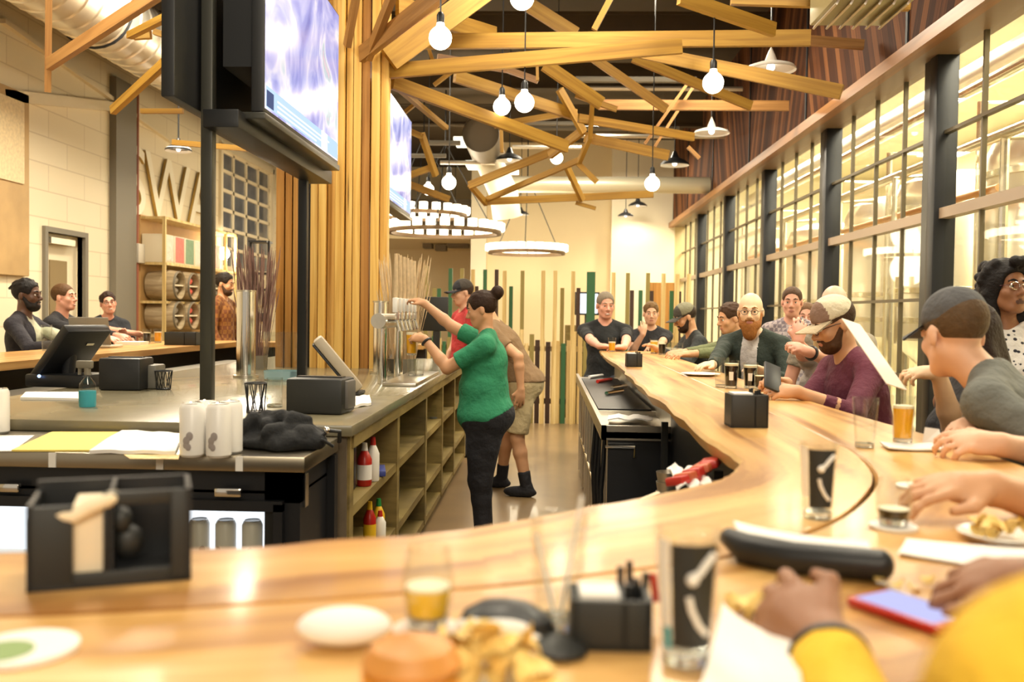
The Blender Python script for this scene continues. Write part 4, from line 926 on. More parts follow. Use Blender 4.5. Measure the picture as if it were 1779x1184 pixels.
    if style in ('short', 'bun', 'long', 'crop', 'curly', 'back'):
        B = SDF(); g = .003 if cap else {'crop': .004, 'short': .007, 'bun': .009, 'long': .016, 'curly': .02, 'back': .013}[style]
        B.ell(T(0, -.018, .036), ((.075 + g) * hs, (.095 + g) * hs, (.084 + g) * hs), HR, k=.01)
        if style in ('long', 'curly'):
            for q in (-1, 1): B.cap(T(.06 * q, -.03, 0), T(.085 * q, -.03, -.2 if style == 'curly' else -.24), .045 * hs, .055 * hs, k=.04)
            B.cap(T(0, -.07, 0), T(0, -.09, -.22), .07 * hs, .06 * hs, k=.04)
        # cut the face and neck out
        B.ell(T(0, .1, -.05), (.078 * hs, .11 * hs, .1 * hs), HR, k=.008, op=-1)
        B.ell(T(0, .15, .02), (.108 * hs, .108 * hs, .064 * hs), HR, k=.008, op=-1)
        if style not in ('long', 'curly'):
            for q in (-1, 1): B.ell(T(.085 * q, .012, -.024), (.03 * hs, .052 * hs, .042 * hs), HR, k=.008, op=-1)
            B.ell(T(0, -.03, -.1), (.1 * hs, .1 * hs, .062 * hs), HR, k=.01, op=-1)
        rr = random.Random(len(label))
        if style != 'crop':
            for i in range(90):
                u, a = rr.uniform(-.15, 1), rr.uniform(0, 2 * PI); q_ = math.sqrt(max(0, 1 - u * u)); x, y, z = .078 * q_ * math.cos(a), .099 * q_ * math.sin(a) - .016, .036 + .088 * u
                if cap and z > .03: continue
                if (y > .03 and z < .085) or z < .05: continue
                B.cap(T(x, y, z), T(x * 1.02 + rr.uniform(-.008, .008), y - .026, z * 1.0 + (.006 if y > .02 else -.012)), (.0115 if style == 'short' else .009) * hs, .005 * hs, k=.006)
        if style == 'bun': B.ell(T(0, -.135, .088), (.05 * hs, .044 * hs, .046 * hs), HR, k=.012)
        if style == 'curly':
            rr = random.Random(5)
            for i in range(60):
                a, b = rr.uniform(0, 2 * PI), rr.uniform(-.9, 1)
                x, y, z = .1 * math.cos(a), .12 * math.sin(a) - .02, .1 * b
                if y > -.005 and z < .07: continue
                B.ell(T(x * math.sqrt(max(.2, 1 - b * b * .8)), y, z + .02), .024 * hs, None, k=.008)
        sdf_obj('hair', B, hv, hair(hairc), root)
    if beard:
        B = SDF(); big = 1 if beard_len.get(label[:12]) is None else beard_len[label[:12]]
        B.ell(T(0, .045, -.085), (.053 * hs, .05 * hs, .045 * hs * big), HR, k=.02)
        for q in (-1, 1): B.cap(T(.066 * q, -.002, -.02), T(.045 * q, .042, -.085), .012 * hs, .026 * hs, k=.02)
        if big > 1: B.ell(T(0, .06, -.115 - .02 * big), (.045 * hs, .034 * hs, .05 * hs), HR, k=.03)
        B.cap(T(-.024, .086, -.052), T(.024, .086, -.052), .008 * hs, .008 * hs, k=.008)
        B.ell(T(0, .1, -.068), (.02 * hs, .03 * hs, .008 * hs), HR, k=.004, op=-1)
        B.ell(T(0, .09, -.02), (.05 * hs, .05 * hs, .026 * hs), HR, k=.01, op=-1)
        sdf_obj('beard', B, hv, hair(beard), root)
    if cap:
        c1, c2, back = cap[:3]; sg = -1 if back else 1
        B = SDF(); B.ell(T(0, -.012, .045), (.080 * hs, .100 * hs, .086 * hs), HR, k=.01); B.half(T(0, 0, .028 if not back else .03), -hu)
        P0 = (lambda cn: (((cn - hc) @ hf) > .035 * hs).astype(int)) if c1 != c2 else None
        sdf_obj('cap', B, hv, [cloth(c1), cloth(c2)] if P0 else cloth(c1), root, P0)
        m = MB(); n = 13; top = []; 
        for i in range(n):
            a = -1.25 + 2.5 * i / (n - 1); x = .078 * math.sin(a); top.append((x, sg * (.062 * math.cos(a) * .9 + .012), .032 - .003 * abs(a)))
        out = []
        for i in range(n):
            a = -1.25 + 2.5 * i / (n - 1); x = .08 * math.sin(a); out.append((x, sg * (.10 + .075 * math.cos(a * 1.05)), .022 - .012 * a * a))
        vs = [T(*p) for p in top] + [T(*p) for p in out] + [T(p[0], p[1], p[2] - .006) for p in top] + [T(p[0], p[1], p[2] - .006) for p in out]
        fs = []
        for i in range(n - 1): fs += [(i, i + 1, n + i + 1, n + i), (2 * n + i, 3 * n + i, 3 * n + i + 1, 2 * n + i + 1), (n + i, n + i + 1, 3 * n + i + 1, 3 * n + i)]
        m.add(vs, fs); m.build('cap_brim', cloth(c2 if len(cap) < 4 else cap[3]), root)
    if glasses:
        m = MB()
        for q in (-1, 1):
            pts = [T(.031 * q + .021 * math.cos(a), .1 + .0 * q, .0 + .017 * math.sin(a)) for a in [2 * PI * i / 14 for i in range(15)]]
            m.tube(pts, .0018 * hs, 6); m.tube([T(.052 * q, .098, .004), T(.08 * q, .02, .006), T(.08 * q, -.02, -.002)], .0018 * hs, 6)
        m.tube([T(-.01, .1, .004), T(0, .104, .008), T(.01, .1, .004)], .0018 * hs, 6); m.build('glasses', W['black'] if glasses == 1 else W['chrome'], root)
    # clothes
    g = .011; B = SDF(); torso(B, g)
    for q in (-1, 1):
        if J[q] is None: B.cap(sh[q], sh[q] - UP * .1, .06 * s, .06 * s, k=.03); continue
        e, w = J[q]
        if sleeve <= 1: B.cap(sh[q], sh[q] + (e - sh[q]) * sleeve, .056 * s * (.7 + .3 * fat), (.056 if sleeve < .8 else .05) * s * (.75 + .25 * fat), k=.03, cut=True)
        else:
            B.cap(sh[q], e, .058 * s * (.7 + .3 * fat), .049 * s, k=.03); B.cap(e, e + (w - e) * (sleeve - 1), .049 * s, .037 * s, k=.015, cut=True)
    B.half(hip + UP * (-.06 if hem is None else hem), nrm(-UP - FW * hemtilt)) if pose != 'bust' else None
    B.ell(nb + sp * .045 * s + sf * .02, (.066 * s, .07 * s, .05 * s), TR, k=.01, op=-1)
    P1 = None; ms = [cloth(shirt, pat)]
    if jacket:     # open jacket over a pale shirt: jacket = (colour of the shirt inside)
        ms.insert(0, cloth(jacket)); P1 = lambda cn: ((np.abs((cn - nb) @ rt) < .055 * s) & (((cn - hip) @ fw) > .03)).astype(int)
    sdf_obj('shirt' if not jacket else 'jacket', B, vox, ms, root, P1)
    if pose != 'bust':
        B = SDF(); g = .009 if thigh == 1 else .022
        B.ell(hip, ((.165 if not fem else .178) * s * (.5 + .5 * fat) + g, .118 * s * fat + g, .125 * s + g), np.stack([RT, FW, UP], 1), k=.05)
        for q in (-1, 1):
            if shorts: B.cap(hj[q], hj[q] + (K[q] - hj[q]) * .92, .1 * s, .085 * s, k=.04, cut=True)
            else: B.cap(hj[q] + (K[q] - hj[q]) * .12, K[q], .09 * s * (.6 + .4 * fat) * thigh, .065 * s * thigh, k=.04); m = K[q] + (AN[q] - K[q]) * .3; B.cap(K[q], m, .064 * s * thigh, .063 * s, k=.02); B.cap(m, AN[q] - UP * .02, .063 * s, .055 * s, k=.02, cut=True)
        B.half(hip + UP * .06, UP)
        sdf_obj('shorts' if shorts else 'trousers', B, vox * 1.1, cloth(pants), root)
        for q in (-1, 1):
            B = SDF(); R = np.stack([RT, FW, UP], 1); c = AN[q] - UP * .075 * s
            B.ell(c + FW * .055 * s + UP * .035 * s, (.05 * s, .135 * s, .046 * s), R, k=.02); B.cap(AN[q] - UP * .01, AN[q] + UP * .01, .047 * s, .047 * s, k=.03); B.half(c + UP * .001, -UP)
            sdf_obj('shoe', B, .009, cloth(shoes or (.015, .015, .017)), root)
            if socks: sdf_obj('sock', SDF().cap(AN[q] - UP * .02, AN[q] + nrm(K[q] - AN[q]) * .13 * s, .046 * s, .05 * s, cut=True), .009, cloth(socks), root)
    for q in (watch or ()):
        e, w = J[q]; d = nrm(w - e); c = w - d * .025 * s
        m = MB(); x = nrm(np.cross(d, (.3, .2, 1))); y = np.cross(d, x)
        m.tube([c + (x * math.cos(a) + y * math.sin(a)) * .0315 * s for a in [2 * PI * i / 20 for i in range(21)]], .008, 8); m.build('watch_band', W['black'], root)
    root['eye_at'] = [float(v) for v in hc]
    return root, J, T, sh
beard_len = {}
# ================================================================ THINGS ON THE COUNTERS
def gl(p, label, h=.122, r0=.029, r1=.042, fill=0, liq=None, foam=0, bulge=None, base=.012, group=None, name='pint_glass', cat='glass', mark=None, tilt=None):
    p = V(p); t = thing(name, label, cat, p, group)
    prof = [(r0 + (r1 - r0) * u + (bulge * math.sin(PI * u) if bulge else 0), h * u) for u in [i / 10 for i in range(11)]]
    rad = lambda z: np.interp(z, [q[1] for q in prof], [q[0] for q in prof])
    th = .0025
    MB().lathe([(1e-5, 0)] + prof + [(r - th, z) for r, z in reversed(prof) if z > base] + [(rad(base) - th, base), (1e-5, base)], p, 28).build('glass_wall', W['glass'], t)
    MB().solid([(r0 * .96, .0015), (rad(base) * .95, base - .001)], p, 24).build('glass_foot', W['glassrim'], t)
    if fill:
        zs = [base + .001 + (h * fill - base) * u for u in (0, .2, .4, .6, .8, 1)]
        MB().solid([(rad(z) - th - .0012, z) for z in zs], p, 24).build('drink', W[liq], t)
        if foam: MB().solid([(rad(h * fill) - th - .0015, h * fill + .0003), (rad(h * fill + foam) - th - .0015, h * fill + foam)], p, 24).build('foam', W['foam'], t)
    if mark:      # printed curl on the side facing the room
        ang0, col = mark; m = MB(); pts = []
        for u, v in ((-.9, .55), (-.5, .66), (-.1, .8), (.25, .88)): z = h * v; a = ang0 + u * .5; r = rad(z) + .001; pts.append(p + V((r * math.cos(a), r * math.sin(a), z)))
        m.tube(pts, .004, 6); pts = []
        for u, v in ((-1.0, .42), (-.4, .34), (.0, .24), (.4, .2)): z = h * v; a = ang0 + u * .5; r = rad(z) + .001; pts.append(p + V((r * math.cos(a), r * math.sin(a), z)))
        m.tube(pts, .0035, 6); m.build('printed_curl', W[col], t)
    return t
def sleeve_mark(t, p, h, r0, r1, a0, a1, z0, z1, matn, name='printed_panel'):
    m = MB(); n = 10; p = V(p); rad = lambda z: r0 + (r1 - r0) * z / h + .0006
    g = [[p + V((rad(z) * math.cos(a), rad(z) * math.sin(a), z)) for z in (z0, (z0 + z1) / 2, z1)] for a in [a0 + (a1 - a0) * i / n for i in range(n + 1)]]
    for i in range(n):
        for j in range(2): m.quad(g[i][j], g[i + 1][j], g[i + 1][j + 1], g[i][j + 1])
    return m.build(name, W[matn], t)
def disc(p, r, label, h=.004, name='coaster', cat='coaster', mats=None, rz=0, tilt=None, group=None):
    m = MB(); R = tilt if tilt is not None else None
    m.solid([(r, 0), (r * 1.0, h)], p, 28, R)
    o = m.build(name, mats or W['white'], None, origin=p); return tag(o, label, cat, group)
def sheet(corners, label, h=.002, name='paper_sheet', cat='paper', m='white', group=None, curl=.0, folds=0):
    a, b, c, d = [V(q) for q in corners]; mb = MB(); n = 8; vs = []
    for i in range(n + 1):
        for j in range(n + 1):
            u, v = i / n, j / n; q = a * (1 - u) * (1 - v) + b * u * (1 - v) + c * u * v + d * (1 - u) * v
            z = curl * ((u - .5) ** 2 + .6 * (v - .5) ** 2) * 2 + folds * math.sin(u * 7 + v * 3) ** 2
            vs.append(q + V((0, 0, z)))
    k = len(vs); f = []
    for i in range(n):
        for j in range(n):
            w_ = i * (n + 1) + j; f += [(w_, w_ + n + 1, w_ + n + 2, w_ + 1), (k + w_, k + w_ + 1, k + w_ + n + 2, k + w_ + n + 1)]
    bd = [i * (n + 1) for i in range(n + 1)] + [n * (n + 1) + j for j in range(1, n + 1)] + [i * (n + 1) + n for i in range(n - 1, -1, -1)] + [j for j in range(n - 1, 0, -1)]
    for i in range(len(bd)): f.append((bd[i], bd[(i + 1) % len(bd)], k + bd[(i + 1) % len(bd)], k + bd[i]))
    mb.add([v + V((0, 0, h)) for v in vs] + vs, f); return tag(mb.build(name, W[m]), label, cat, group)
def caddy(p, w, d, h, rz, label, stuff=True, name='bar_caddy'):
    """open black plastic napkin box with dividers"""
    t = thing(name, label, 'caddy', p, None, rz); e = .006
    m = MB(); m.bx(-w / 2, w / 2, -d / 2, d / 2, 0, e); m.bx(-w / 2, w / 2, -d / 2, -d / 2 + e, 0, h, b=.002); m.bx(-w / 2, w / 2, d / 2 - e, d / 2, 0, h, b=.002); m.bx(-w / 2, -w / 2 + e, -d / 2, d / 2, 0, h); m.bx(w / 2 - e, w / 2, -d / 2, d / 2, 0, h); m.bx(w * .12, w * .12 + e, -d / 2, d / 2, 0, h * .95)
    m.build('box', W['charcoal'], t, local=True)
    if stuff:
        MB().bx(-w / 2 + e * 1.5, w * .1, -d / 2 + e * 1.5, d / 2 - e * 1.5, e, h + .004).build('napkins', W['white'], t, local=True)
        for k in range(5): MB().tube([(w * .2 + .012 * (k % 3) + .0, -d * .2 + .02 * k, e), (w * .2 + .012 * (k % 3), -d * .2 + .022 * k, h + .012)], .004, 6).build('straw', W['black'], t, local=True)
    return t
zb = BZ + .0008
# --- near left: black caddy with T cut-out
pa, pb_ = atZ(45, 1030, zb), atZ(332, 1006, zb); mid = (pa + pb_) / 2; wd_ = (pb_ - pa).length; rz = math.atan2((pb_ - pa).y, (pb_ - pa).x); h = .112
n_ = V((-math.sin(rz), math.cos(rz), 0)); cpos = mid + n_ * .055
t = thing('napkin_caddy', 'large black bar caddy with cut out front at the near left of the bar', 'caddy', cpos, None, rz)
hw = wd_ / 2
def panel(poly, y0, y1): return [(x, y0, z) for x, z in poly], [(x, y1, z) for x, z in poly]
m = MB()
# front: frame pieces around the T shaped cut-out
for x0, x1, z0, z1 in ((-hw, -hw * .46, 0, h * .88), (-hw * .46, hw * .74, 0, h * .16), (-hw * .1, hw * .74, h * .86, h), (hw * .74, hw, 0, h), (-hw * .1, -hw * .04, h * .14, h * .88)): m.bx(x0, x1, -.055, -.048, z0, z1, b=.0015)
m.build('front', W['charcoal'], t, local=True)
m = MB(); m.bx(-hw, hw, .048, .055, 0, h); m.bx(-hw, -hw + .006, -.055, .055, 0, h * .9); m.bx(hw - .006, hw, -.055, .055, 0, h); m.bx(-hw, hw, -.055, .055, 0, .006); m.bx(-hw * .02, hw * .02, -.05, .05, 0, h)
m.build('box', W['black'], t, local=True)
m = MB(); m.bx(-hw * .46, -hw * .05, -.045, .03, .008, h * .86); m.build('napkins', mat('cream_napkin', (.84, .72, .52), .7), t, local=True)
m = MB(); m.tube([(-hw * .75, -.047, h * .80), (-hw * .45, -.05, h * .76), (-hw * .25, -.052, h * .86), (0, -.05, h * .93), (hw * .1, -.047, h * .95)], [.006, .009, .01, .009, .006], 10); m.build('folded_napkin', mat('cream_napkin_fold', (.86, .75, .55), .7), t, local=True)
m = MB(); m.ell((hw * .12, -.03, h * .66), (.012, .012, .016)); m.ell((hw * .2, -.02, h * .4), (.018, .012, .02)); m.build('lid_stack', W['charcoal'], t, local=True)
# coasters and folded paper
p = atZ(42, 1130, zb); o = disc(p, .049, 'round white coaster with a green print at the near left corner', .005)
W['greenprint'] = mat('green_print', (.25, .36, .14), .7)
c = thing  # keep
m = MB(); m.solid([(.028, 0), (.028, .0008)], V((0, 0, .0052)), 24, None); k = m.build('print', W['greenprint'], o, local=True); k.location = (-.012, -.016, 0)
# folded white paper, half round, standing open
p = atZ(598, 1118, zb)
m = MB(); n = 16; R_ = .046; ax = Rz(.12)
for sgn in (1, -1):
    vs = []
    for i in range(n + 1):
        a = PI * i / n; x = R_ * math.cos(a); r = R_ * math.sin(a); y = sgn * (.004 + r * .42); z = r * .82
        vs += [p + ax @ V((x, sgn * .004, 0)), p + ax @ V((x, y if sgn > 0 else y, z))]
    f = [(2 * i, 2 * i + 1, 2 * i + 3, 2 * i + 2) for i in range(n)]; m.add(vs, f)
m2 = MB(); m2.ell(p + V((0, 0, .018)), (.047, .03, .018), ax, 24, 12)
tag(m2.build('folded_napkin', W['white']), 'crumpled round white napkin lying on the near bar', 'napkin')
# small beer on a coaster, with food in front
pc = atZ(742, 1096, zb); disc(pc, .036, 'pale coaster under the small hazy beer at the near bar edge', .004, mats=mat('pink_white_card', (.82, .68, .58), .7))
gl(pc + V((0, .003, .0045)), 'small half full hazy beer glass on a coaster at the near bar edge', .082, .02, .0225, .48, 'beeryellow', .004, bulge=.006, name='taster_glass')
W['bun'] = mat('toasted_bun', (.62, .27, .06), .45, noise=.3, scale=25); W['chip'] = mat('potato_crisp', (.82, .58, .18), .55, noise=.2, scale=40); W['cheese'] = mat('cheddar', (.85, .36, .02), .4)
pf = atZ(715, 1215, zb)
t = thing('burger', 'burger in a toasted bun at the bottom edge of the picture', 'food', pf)
MB().lathe([(1e-5, .0), (.036, .0), (.042, .008), (.04, .016), (1e-5, .016)], pf, 24).build('bottom_bun', W['bun'], t)
MB().solid([(.042, .017), (.043, .026)], pf, 24).build('cheese', W['cheese'], t)
MB().lathe([(.041, .027), (.043, .034), (.034, .047), (.018, .053), (1e-5, .055)], pf, 24).build('top_bun', W['bun'], t)
def chip_at(p, r, label, group, k):
    rr = random.Random(k); R = Rz(rr.uniform(0, 6)) @ Rx(rr.uniform(-.9, .9)) @ Ry(rr.uniform(-.5, .5)); m = MB(); n = 8; vs = []
    for s_ in (0, 1):
        for i in range(n + 1):
            for j in range(n + 1):
                u, v = 2 * i / n - 1, 2 * j / n - 1; x, y = u * math.sqrt(1 - v * v / 2), v * math.sqrt(1 - u * u / 2)
                vs.append(V(p) + R @ V((r * x, r * .85 * y, r * .35 * (x * x - y * y) + .0016 * s_)))
    k2 = (n + 1) ** 2; f = []
    for i in range(n):
        for j in range(n): a = i * (n + 1) + j; f += [(a, a + 1, a + n + 2, a + n + 1), (k2 + a, k2 + a + n + 1, k2 + a + n + 2, k2 + a + 1)]
    m.add(vs, f); return tag(m.build('potato_crisp', W['chip']), label, 'crisp', group)
sheet([atZ(640, 1260, zb), atZ(980, 1260, zb), atZ(915, 1120, zb), atZ(800, 1112, zb)], 'white basket paper under the crisps at the bottom edge', .002, curl=.012, name='basket_paper')
rr = random.Random(11)
for k in range(26):
    px = rr.uniform(775, 930); py = rr.uniform(1150, 1230); q = atZ(px, py, zb)
    chip_at(q + V((0, 0, .022 + .03 * rr.random() * (1 - abs(px - 850) / 100))), rr.uniform(.016, .022), 'yellow potato crisp in the pile at the bottom edge, right of the burger', 'crisps beside the burger', k)
# black cap like pouch with white print
p = atZ(880, 1112, zb); t = thing('cloth_hat', 'black cloth cap with white print lying on the near bar', 'cap', p)
m = MB(); m.v = []
B = MB(); R = Rz(-.35)
B.lathe([(.046, .0), (.047, .01), (.04, .03), (.024, .042), (1e-5, .046)], p, 28, R @ M.Diagonal((1.15, .8, .9))); B.build('crown', W['black'], t)
MB().ell(p + R @ V((.055, -.012, .008)), (.034, .03, .008), R @ Ry(.15), 20, 10).build('brim', W['charcoal'], t)
m = MB()
for a, z, l_ in ((-1.9, .022, .014), (-1.35, .026, .022), (-1.0, .014, .016), (-2.3, .016, .012)):
    c = p + R @ V((1.15 * .045 * math.cos(a), .8 * .045 * math.sin(a), z)); m.ell(c, (l_ * 1.3, .007, .008), R @ Rz(a + PI / 2), 12, 8)
m.build('white_print', W['white'], t)
# tall clear cup with straws
p = atZ(968, 1088, zb); t = gl(p, 'tall clear plastic cup with straws on the near bar', .118, .022, .031, name='plastic_cup')
for k, (dx, dz, c) in enumerate(((.012, .02, 'white'), (-.012, -.02, 'white'))):
    MB().tube([p + V((dx * .3, .0, .014)), p + V((dx * 2.0, .006, .118 + dz))], .002, 8).build('straw', W[c], t)
# near black napkin box
p = atZ(1062, 1135, zb) + V((0, .035, 0)); caddy(p, .08, .06, .05, .02, 'small black napkin box in the centre of the near bar', True, 'napkin_box')
# glasses with black print
def logo_glass(px, py, label, h=.125, tilt=0, teal=False):
    p = atZ(px, py, zb); r0, r1 = .023, .031; t = gl(p, label, h, r0, r1, .0, None, name='logo_glass'); th = math.atan2(-p.y, -p.x)
    sleeve_mark(t, p, h, r0, r1, th - .55, th + 1.0, h * .16, h * .93, 'charcoal')
    m = MB(); 
    def P(a, z, e=.0016): r = r0 + (r1 - r0) * z / h + e; return p + V((r * math.cos(th + a), r * math.sin(th + a), z))
    m.tube([P(.1, h * .70), P(.35, h * .72), P(.6, h * .8), P(.85, h * .86)], .0035, 8); m.tube([P(.05, h * .55), P(.15, h * .45), P(.4, h * .34), P(.7, h * .27)], .003, 8); m.ell(P(.15, h * .68), .006); m.build('white_curl', W['white'], t)
    sleeve_mark(t, p, h, r0, r1, th - 1.25, th - .6, h * .3, h * .95, 'white', 'white_panel')
    if teal: sleeve_mark(t, p, h, r0, r1, th - 1.0, th - .6, h * .14, h * .3, 'teal', 'teal_band')
    return t
W['teal'] = mat('teal_print', (.04, .35, .42), .4)
logo_glass(1192, 1148, 'tall glass with black and white swirl print on the near bar beside the napkin box', .128, teal=True)
logo_glass(1420, 898, 'tall glass with black and white swirl print standing alone where the bar bends', .125)
p = atZ(1140, 1045, zb + .02); tag(MB().tube([p, p + V((-.004, .004, .03))], .004, 8).build('stirrer', W['red']), 'red stirrer standing behind the near swirl print glass', 'stirrer')
# black folder with receipts
a = atZ(1300, 985, zb); b = atZ(1530, 1010, zb)
t = thing('bill_folder', 'black padded bill folder lying open on the bar by the brown hand', 'folder', (a + b) / 2)
dx = (b - a); L = dx.length; ang = math.atan2(dx.y, dx.x); m = MB(); q0 = a.copy()
m.tube([a + V((-.02, .05, .030)), a + V((0, .02, .02)), a + dx * .35 + V((0, -.005, .02)), b + V((0, 0, .021))], [.012, .021, .021, .02], 14); m.ell(b + V((0, 0, .021)), (.016, .016, .02)); m.build('roll', W['black'], t)
c4 = [a + V((-.01, .02, .0)), b + V((0, .015, 0)), b + V((.02, .09, 0)), a + V((0, .12, 0))]
mb = MB(); mb.prism([(v.x, v.y) for v in c4], BZ + .001, BZ + .02); mb.build('cover', W['charcoal'], t)
sheet([a + V((0, .035, .02)), b + V((.0, .03, .02)), b + V((.01, .075, .021)), a + V((.005, .125, .021))], 'white receipt sheets on the open black bill folder', .004, curl=.012, name='receipt')
# food and paper by the brown hand
sheet([atZ(1205, 1260, zb), atZ(1400, 1260, zb), atZ(1380, 1130, zb), atZ(1255, 1075, zb)], 'white basket liner paper left of the yellow sleeve', .002, curl=.02, name='basket_paper')
for k in range(7): q = atZ(1270 + 11 * k, 1062 + 6 * (k % 3), zb); chip_at(q + V((0, 0, .01 + .004 * (k % 2))), .013, 'cheesy orange crisp beside the near swirl print glass', 'crisps by the glass', 40 + k)
for k in range(5): q = atZ(1530 + 28 * k, 1016 + 9 * (k % 3), zb); chip_at(q + V((0, 0, .008)), .009, 'small pale crisp crumb on the bar above the red phone', 'crumbs above the phone', 60 + k)
# phone in red case
a, b, c = atZ(1470, 1052, zb), atZ(1632, 1108, zb), atZ(1648, 1080, zb); u = (b - a); w_ = V((-u.y, u.x, 0)).normalized(); L = u.length; ctr = (a + b) / 2 + w_ * .034; R = Rz(math.atan2(u.y, u.x))
t = thing('smartphone', 'smartphone in a red case with a lit lavender screen on the bar', 'phone', ctr)
MB().box(ctr + V((0, 0, .006)), (L, .07, .011), R, b=.004).build('case', W['red'], t)
MB().box(ctr + V((0, 0, .0122)), (L - .02, .06, .0012), R).build('display', emis('phone_screen', (.55, .56, .92), .9), t)
# right side paper, chips, coasters, beers
sheet([atZ(1560, 965, zb), atZ(1800, 1000, zb), atZ(1800, 958, zb), atZ(1575, 940, zb)], 'long white paper strip lying by the right picture edge', .002, curl=.004, name='napkin', cat='napkin')
pl = atZ(1740, 938, zb)
t = tag(MB().lathe([(1e-5, 0), (.045, 0), (.062, .012), (.06, .013), (.044, .003), (1e-5, .003)], pl, 30).build('small_plate', W['whitecer'], None, origin=pl), 'small pale plate holding crisps at the right picture edge', 'plate')
for k in range(12): q = pl + V((rr.uniform(-.035, .035), rr.uniform(-.03, .03), .014 + rr.uniform(0, .014))); chip_at(q, .017, 'yellow crisp heaped on the small plate at the right picture edge', 'crisps on the small plate', 80 + k)
pc = atZ(1552, 916, zb); disc(pc, .036, 'white coaster under the nearly finished dark beer')
gl(pc + V((0, 0, .0045)), 'small nearly finished glass of dark beer on a white coaster', .075, .021, .023, .33, 'stout', .002, bulge=.006, name='taster_glass')
disc(atZ(1592, 846, zb), .038, 'empty white coaster behind the dark beer')
pn = atZ(1583, 779, zb); sheet([pn + V((-.075, -.05, 0)), pn + V((.08, -.05, 0)), pn + V((.075, .06, 0)), pn + V((-.06, .055, 0))], 'white napkin under the full hazy pint', .004, curl=.008, name='napkin', cat='napkin')
gl(atZ(1568, 768, zb + .006), 'full hazy golden pint standing on a white napkin', .125, .025, .031, .72, 'beer', .008, name='pint_glass')
gl(atZ(1502, 776, zb), 'empty clear cup left of the hazy golden pint', .128, .024, .033, .02 + .1, 'foam', 0, name='plastic_cup') if False else gl(atZ(1502, 776, zb), 'empty clear cup left of the hazy golden pint', .128, .024, .033, name='plastic_cup')
p = atZ(1622, 772, zb); m = MB(); m.add([p + V((-.03, 0, .0)), p + V((.02, -.01, 0)), p + V((.025, .03, 0)), p + V((-.02, .01, .045)), p + V((.02, .015, .04))], [(0, 1, 4, 3), (1, 2, 4), (2, 0, 3, 4), (0, 2, 1)]); tag(m.build('folded_napkin', W['white']), 'folded white napkin standing behind the full hazy pint', 'napkin')
p = atZ(1302, 743, zb) + V((0, .05, 0)); caddy(p, .112, .09, .098, .03, 'black napkin caddy in the middle of the right bar')
# dark beers in front of the bald man
for k, (px, py, h, lb) in enumerate(((1270, 674, .13, 'dark beer glass with pale label, left of two before the bald man'), (1303, 674, .12, 'dark beer glass with foam, right of two before the bald man'))):
    p = atZ(px, py, zb); t = gl(p, lb, h, .028, .036, .8, 'stout', .012, name='pint_glass'); th = math.atan2(-p.y, -p.x); sleeve_mark(t, p, h, .028, .036, th - .3, th + .3, h * .3, h * .6, 'white', 'label')
gl(atZ(1253, 672, zb), 'empty clear glass left of the dark beers', .14, .028, .036, name='plastic_cup')
gl(atZ(1322, 676, zb), 'short glass of dark beer right of the dark beers', .085, .028, .034, .7, 'stout', .005, name='pint_glass')
p = atZ(1217, 652, zb); tag(MB().lathe([(1e-5, 0), (.07, 0), (.11, .012), (.108, .014), (.068, .003), (1e-5, .003)], p, 32).build('plate', W['whitecer'], None, origin=p), 'white plate on the bar left of the empty clear glass', 'plate')
sheet([atZ(1325, 676, zb), atZ(1352, 678, zb), atZ(1350, 664, zb), atZ(1330, 664, zb)], 'small white napkin under the plum shirted man hands', name='napkin', cat='napkin')
# plum man's phone, held
p = A(atY(1342, 655, 3.78)); t = thing('smartphone', 'black smartphone held by the man in the plum shirt', 'phone', p)
MB().box(p, (.075, .012, .145), Rz(.5) @ Rx(-.7) @ Ry(.5), b=.004).build('case', W['black'], t); MB().box(V(p) + Rz(.5) @ Rx(-.7) @ Ry(.5) @ V((0, .0065, 0)), (.066, .001, .13), Rz(.5) @ Rx(-.7) @ Ry(.5)).build('display', emis('held_phone_screen', (.6, .65, .8), .5), t)
# long paper menu
a, b = V(atY(1478, 558, 3.15)), V(atY(1558, 672, 2.75)); d = (b - a); w_ = V((.06, .03, .028))
m = MB(); x = (b - a).normalized(); s_ = x.cross(V((.2, -1, .1))).normalized() * .034; nn = x.cross(s_).normalized() * .0012
m.add([a - s_ - nn, a + s_ - nn, b + s_ - nn, b - s_ - nn, a - s_ + nn, a + s_ + nn, b + s_ + nn, b - s_ + nn], [(0, 1, 2, 3), (4, 7, 6, 5), (0, 4, 5, 1), (1, 5, 6, 2), (2, 6, 7, 3), (3, 7, 4, 0)])
tag(m.build('paper_menu', mat('menu_paper', (.80, .68, .56), .6)), 'long narrow paper menu held up beside the white trucker cap', 'menu')
# far end drinks and caddy
p = atZ(1102, 637, zb); caddy(p + V((0, .05, 0)), .10, .09, .085, .05, 'small black caddy on the far part of the right bar')
gl(V((.60, 8.5, zb)), 'hazy beer between the hands of the man in the black polo', .13, .03, .038, .62, 'beer', .012)
gl(atZ(1136, 614, zb), 'full yellow beer before the woman in the black v-neck', .13, .03, .038, .8, 'beeryellow', .012)
gl(atZ(1150, 616, zb), 'dark beer right of the full yellow beer', .13, .03, .036, .7, 'stout', .01)
for k, px in enumerate((1161, 1171, 1181)): gl(atZ(px, 613 + k, zb), ('left', 'middle', 'right')[k] + ' of three small clear glasses before the camouflage cap', .1, .026, .032, .5, 'foam', name='small_glass')
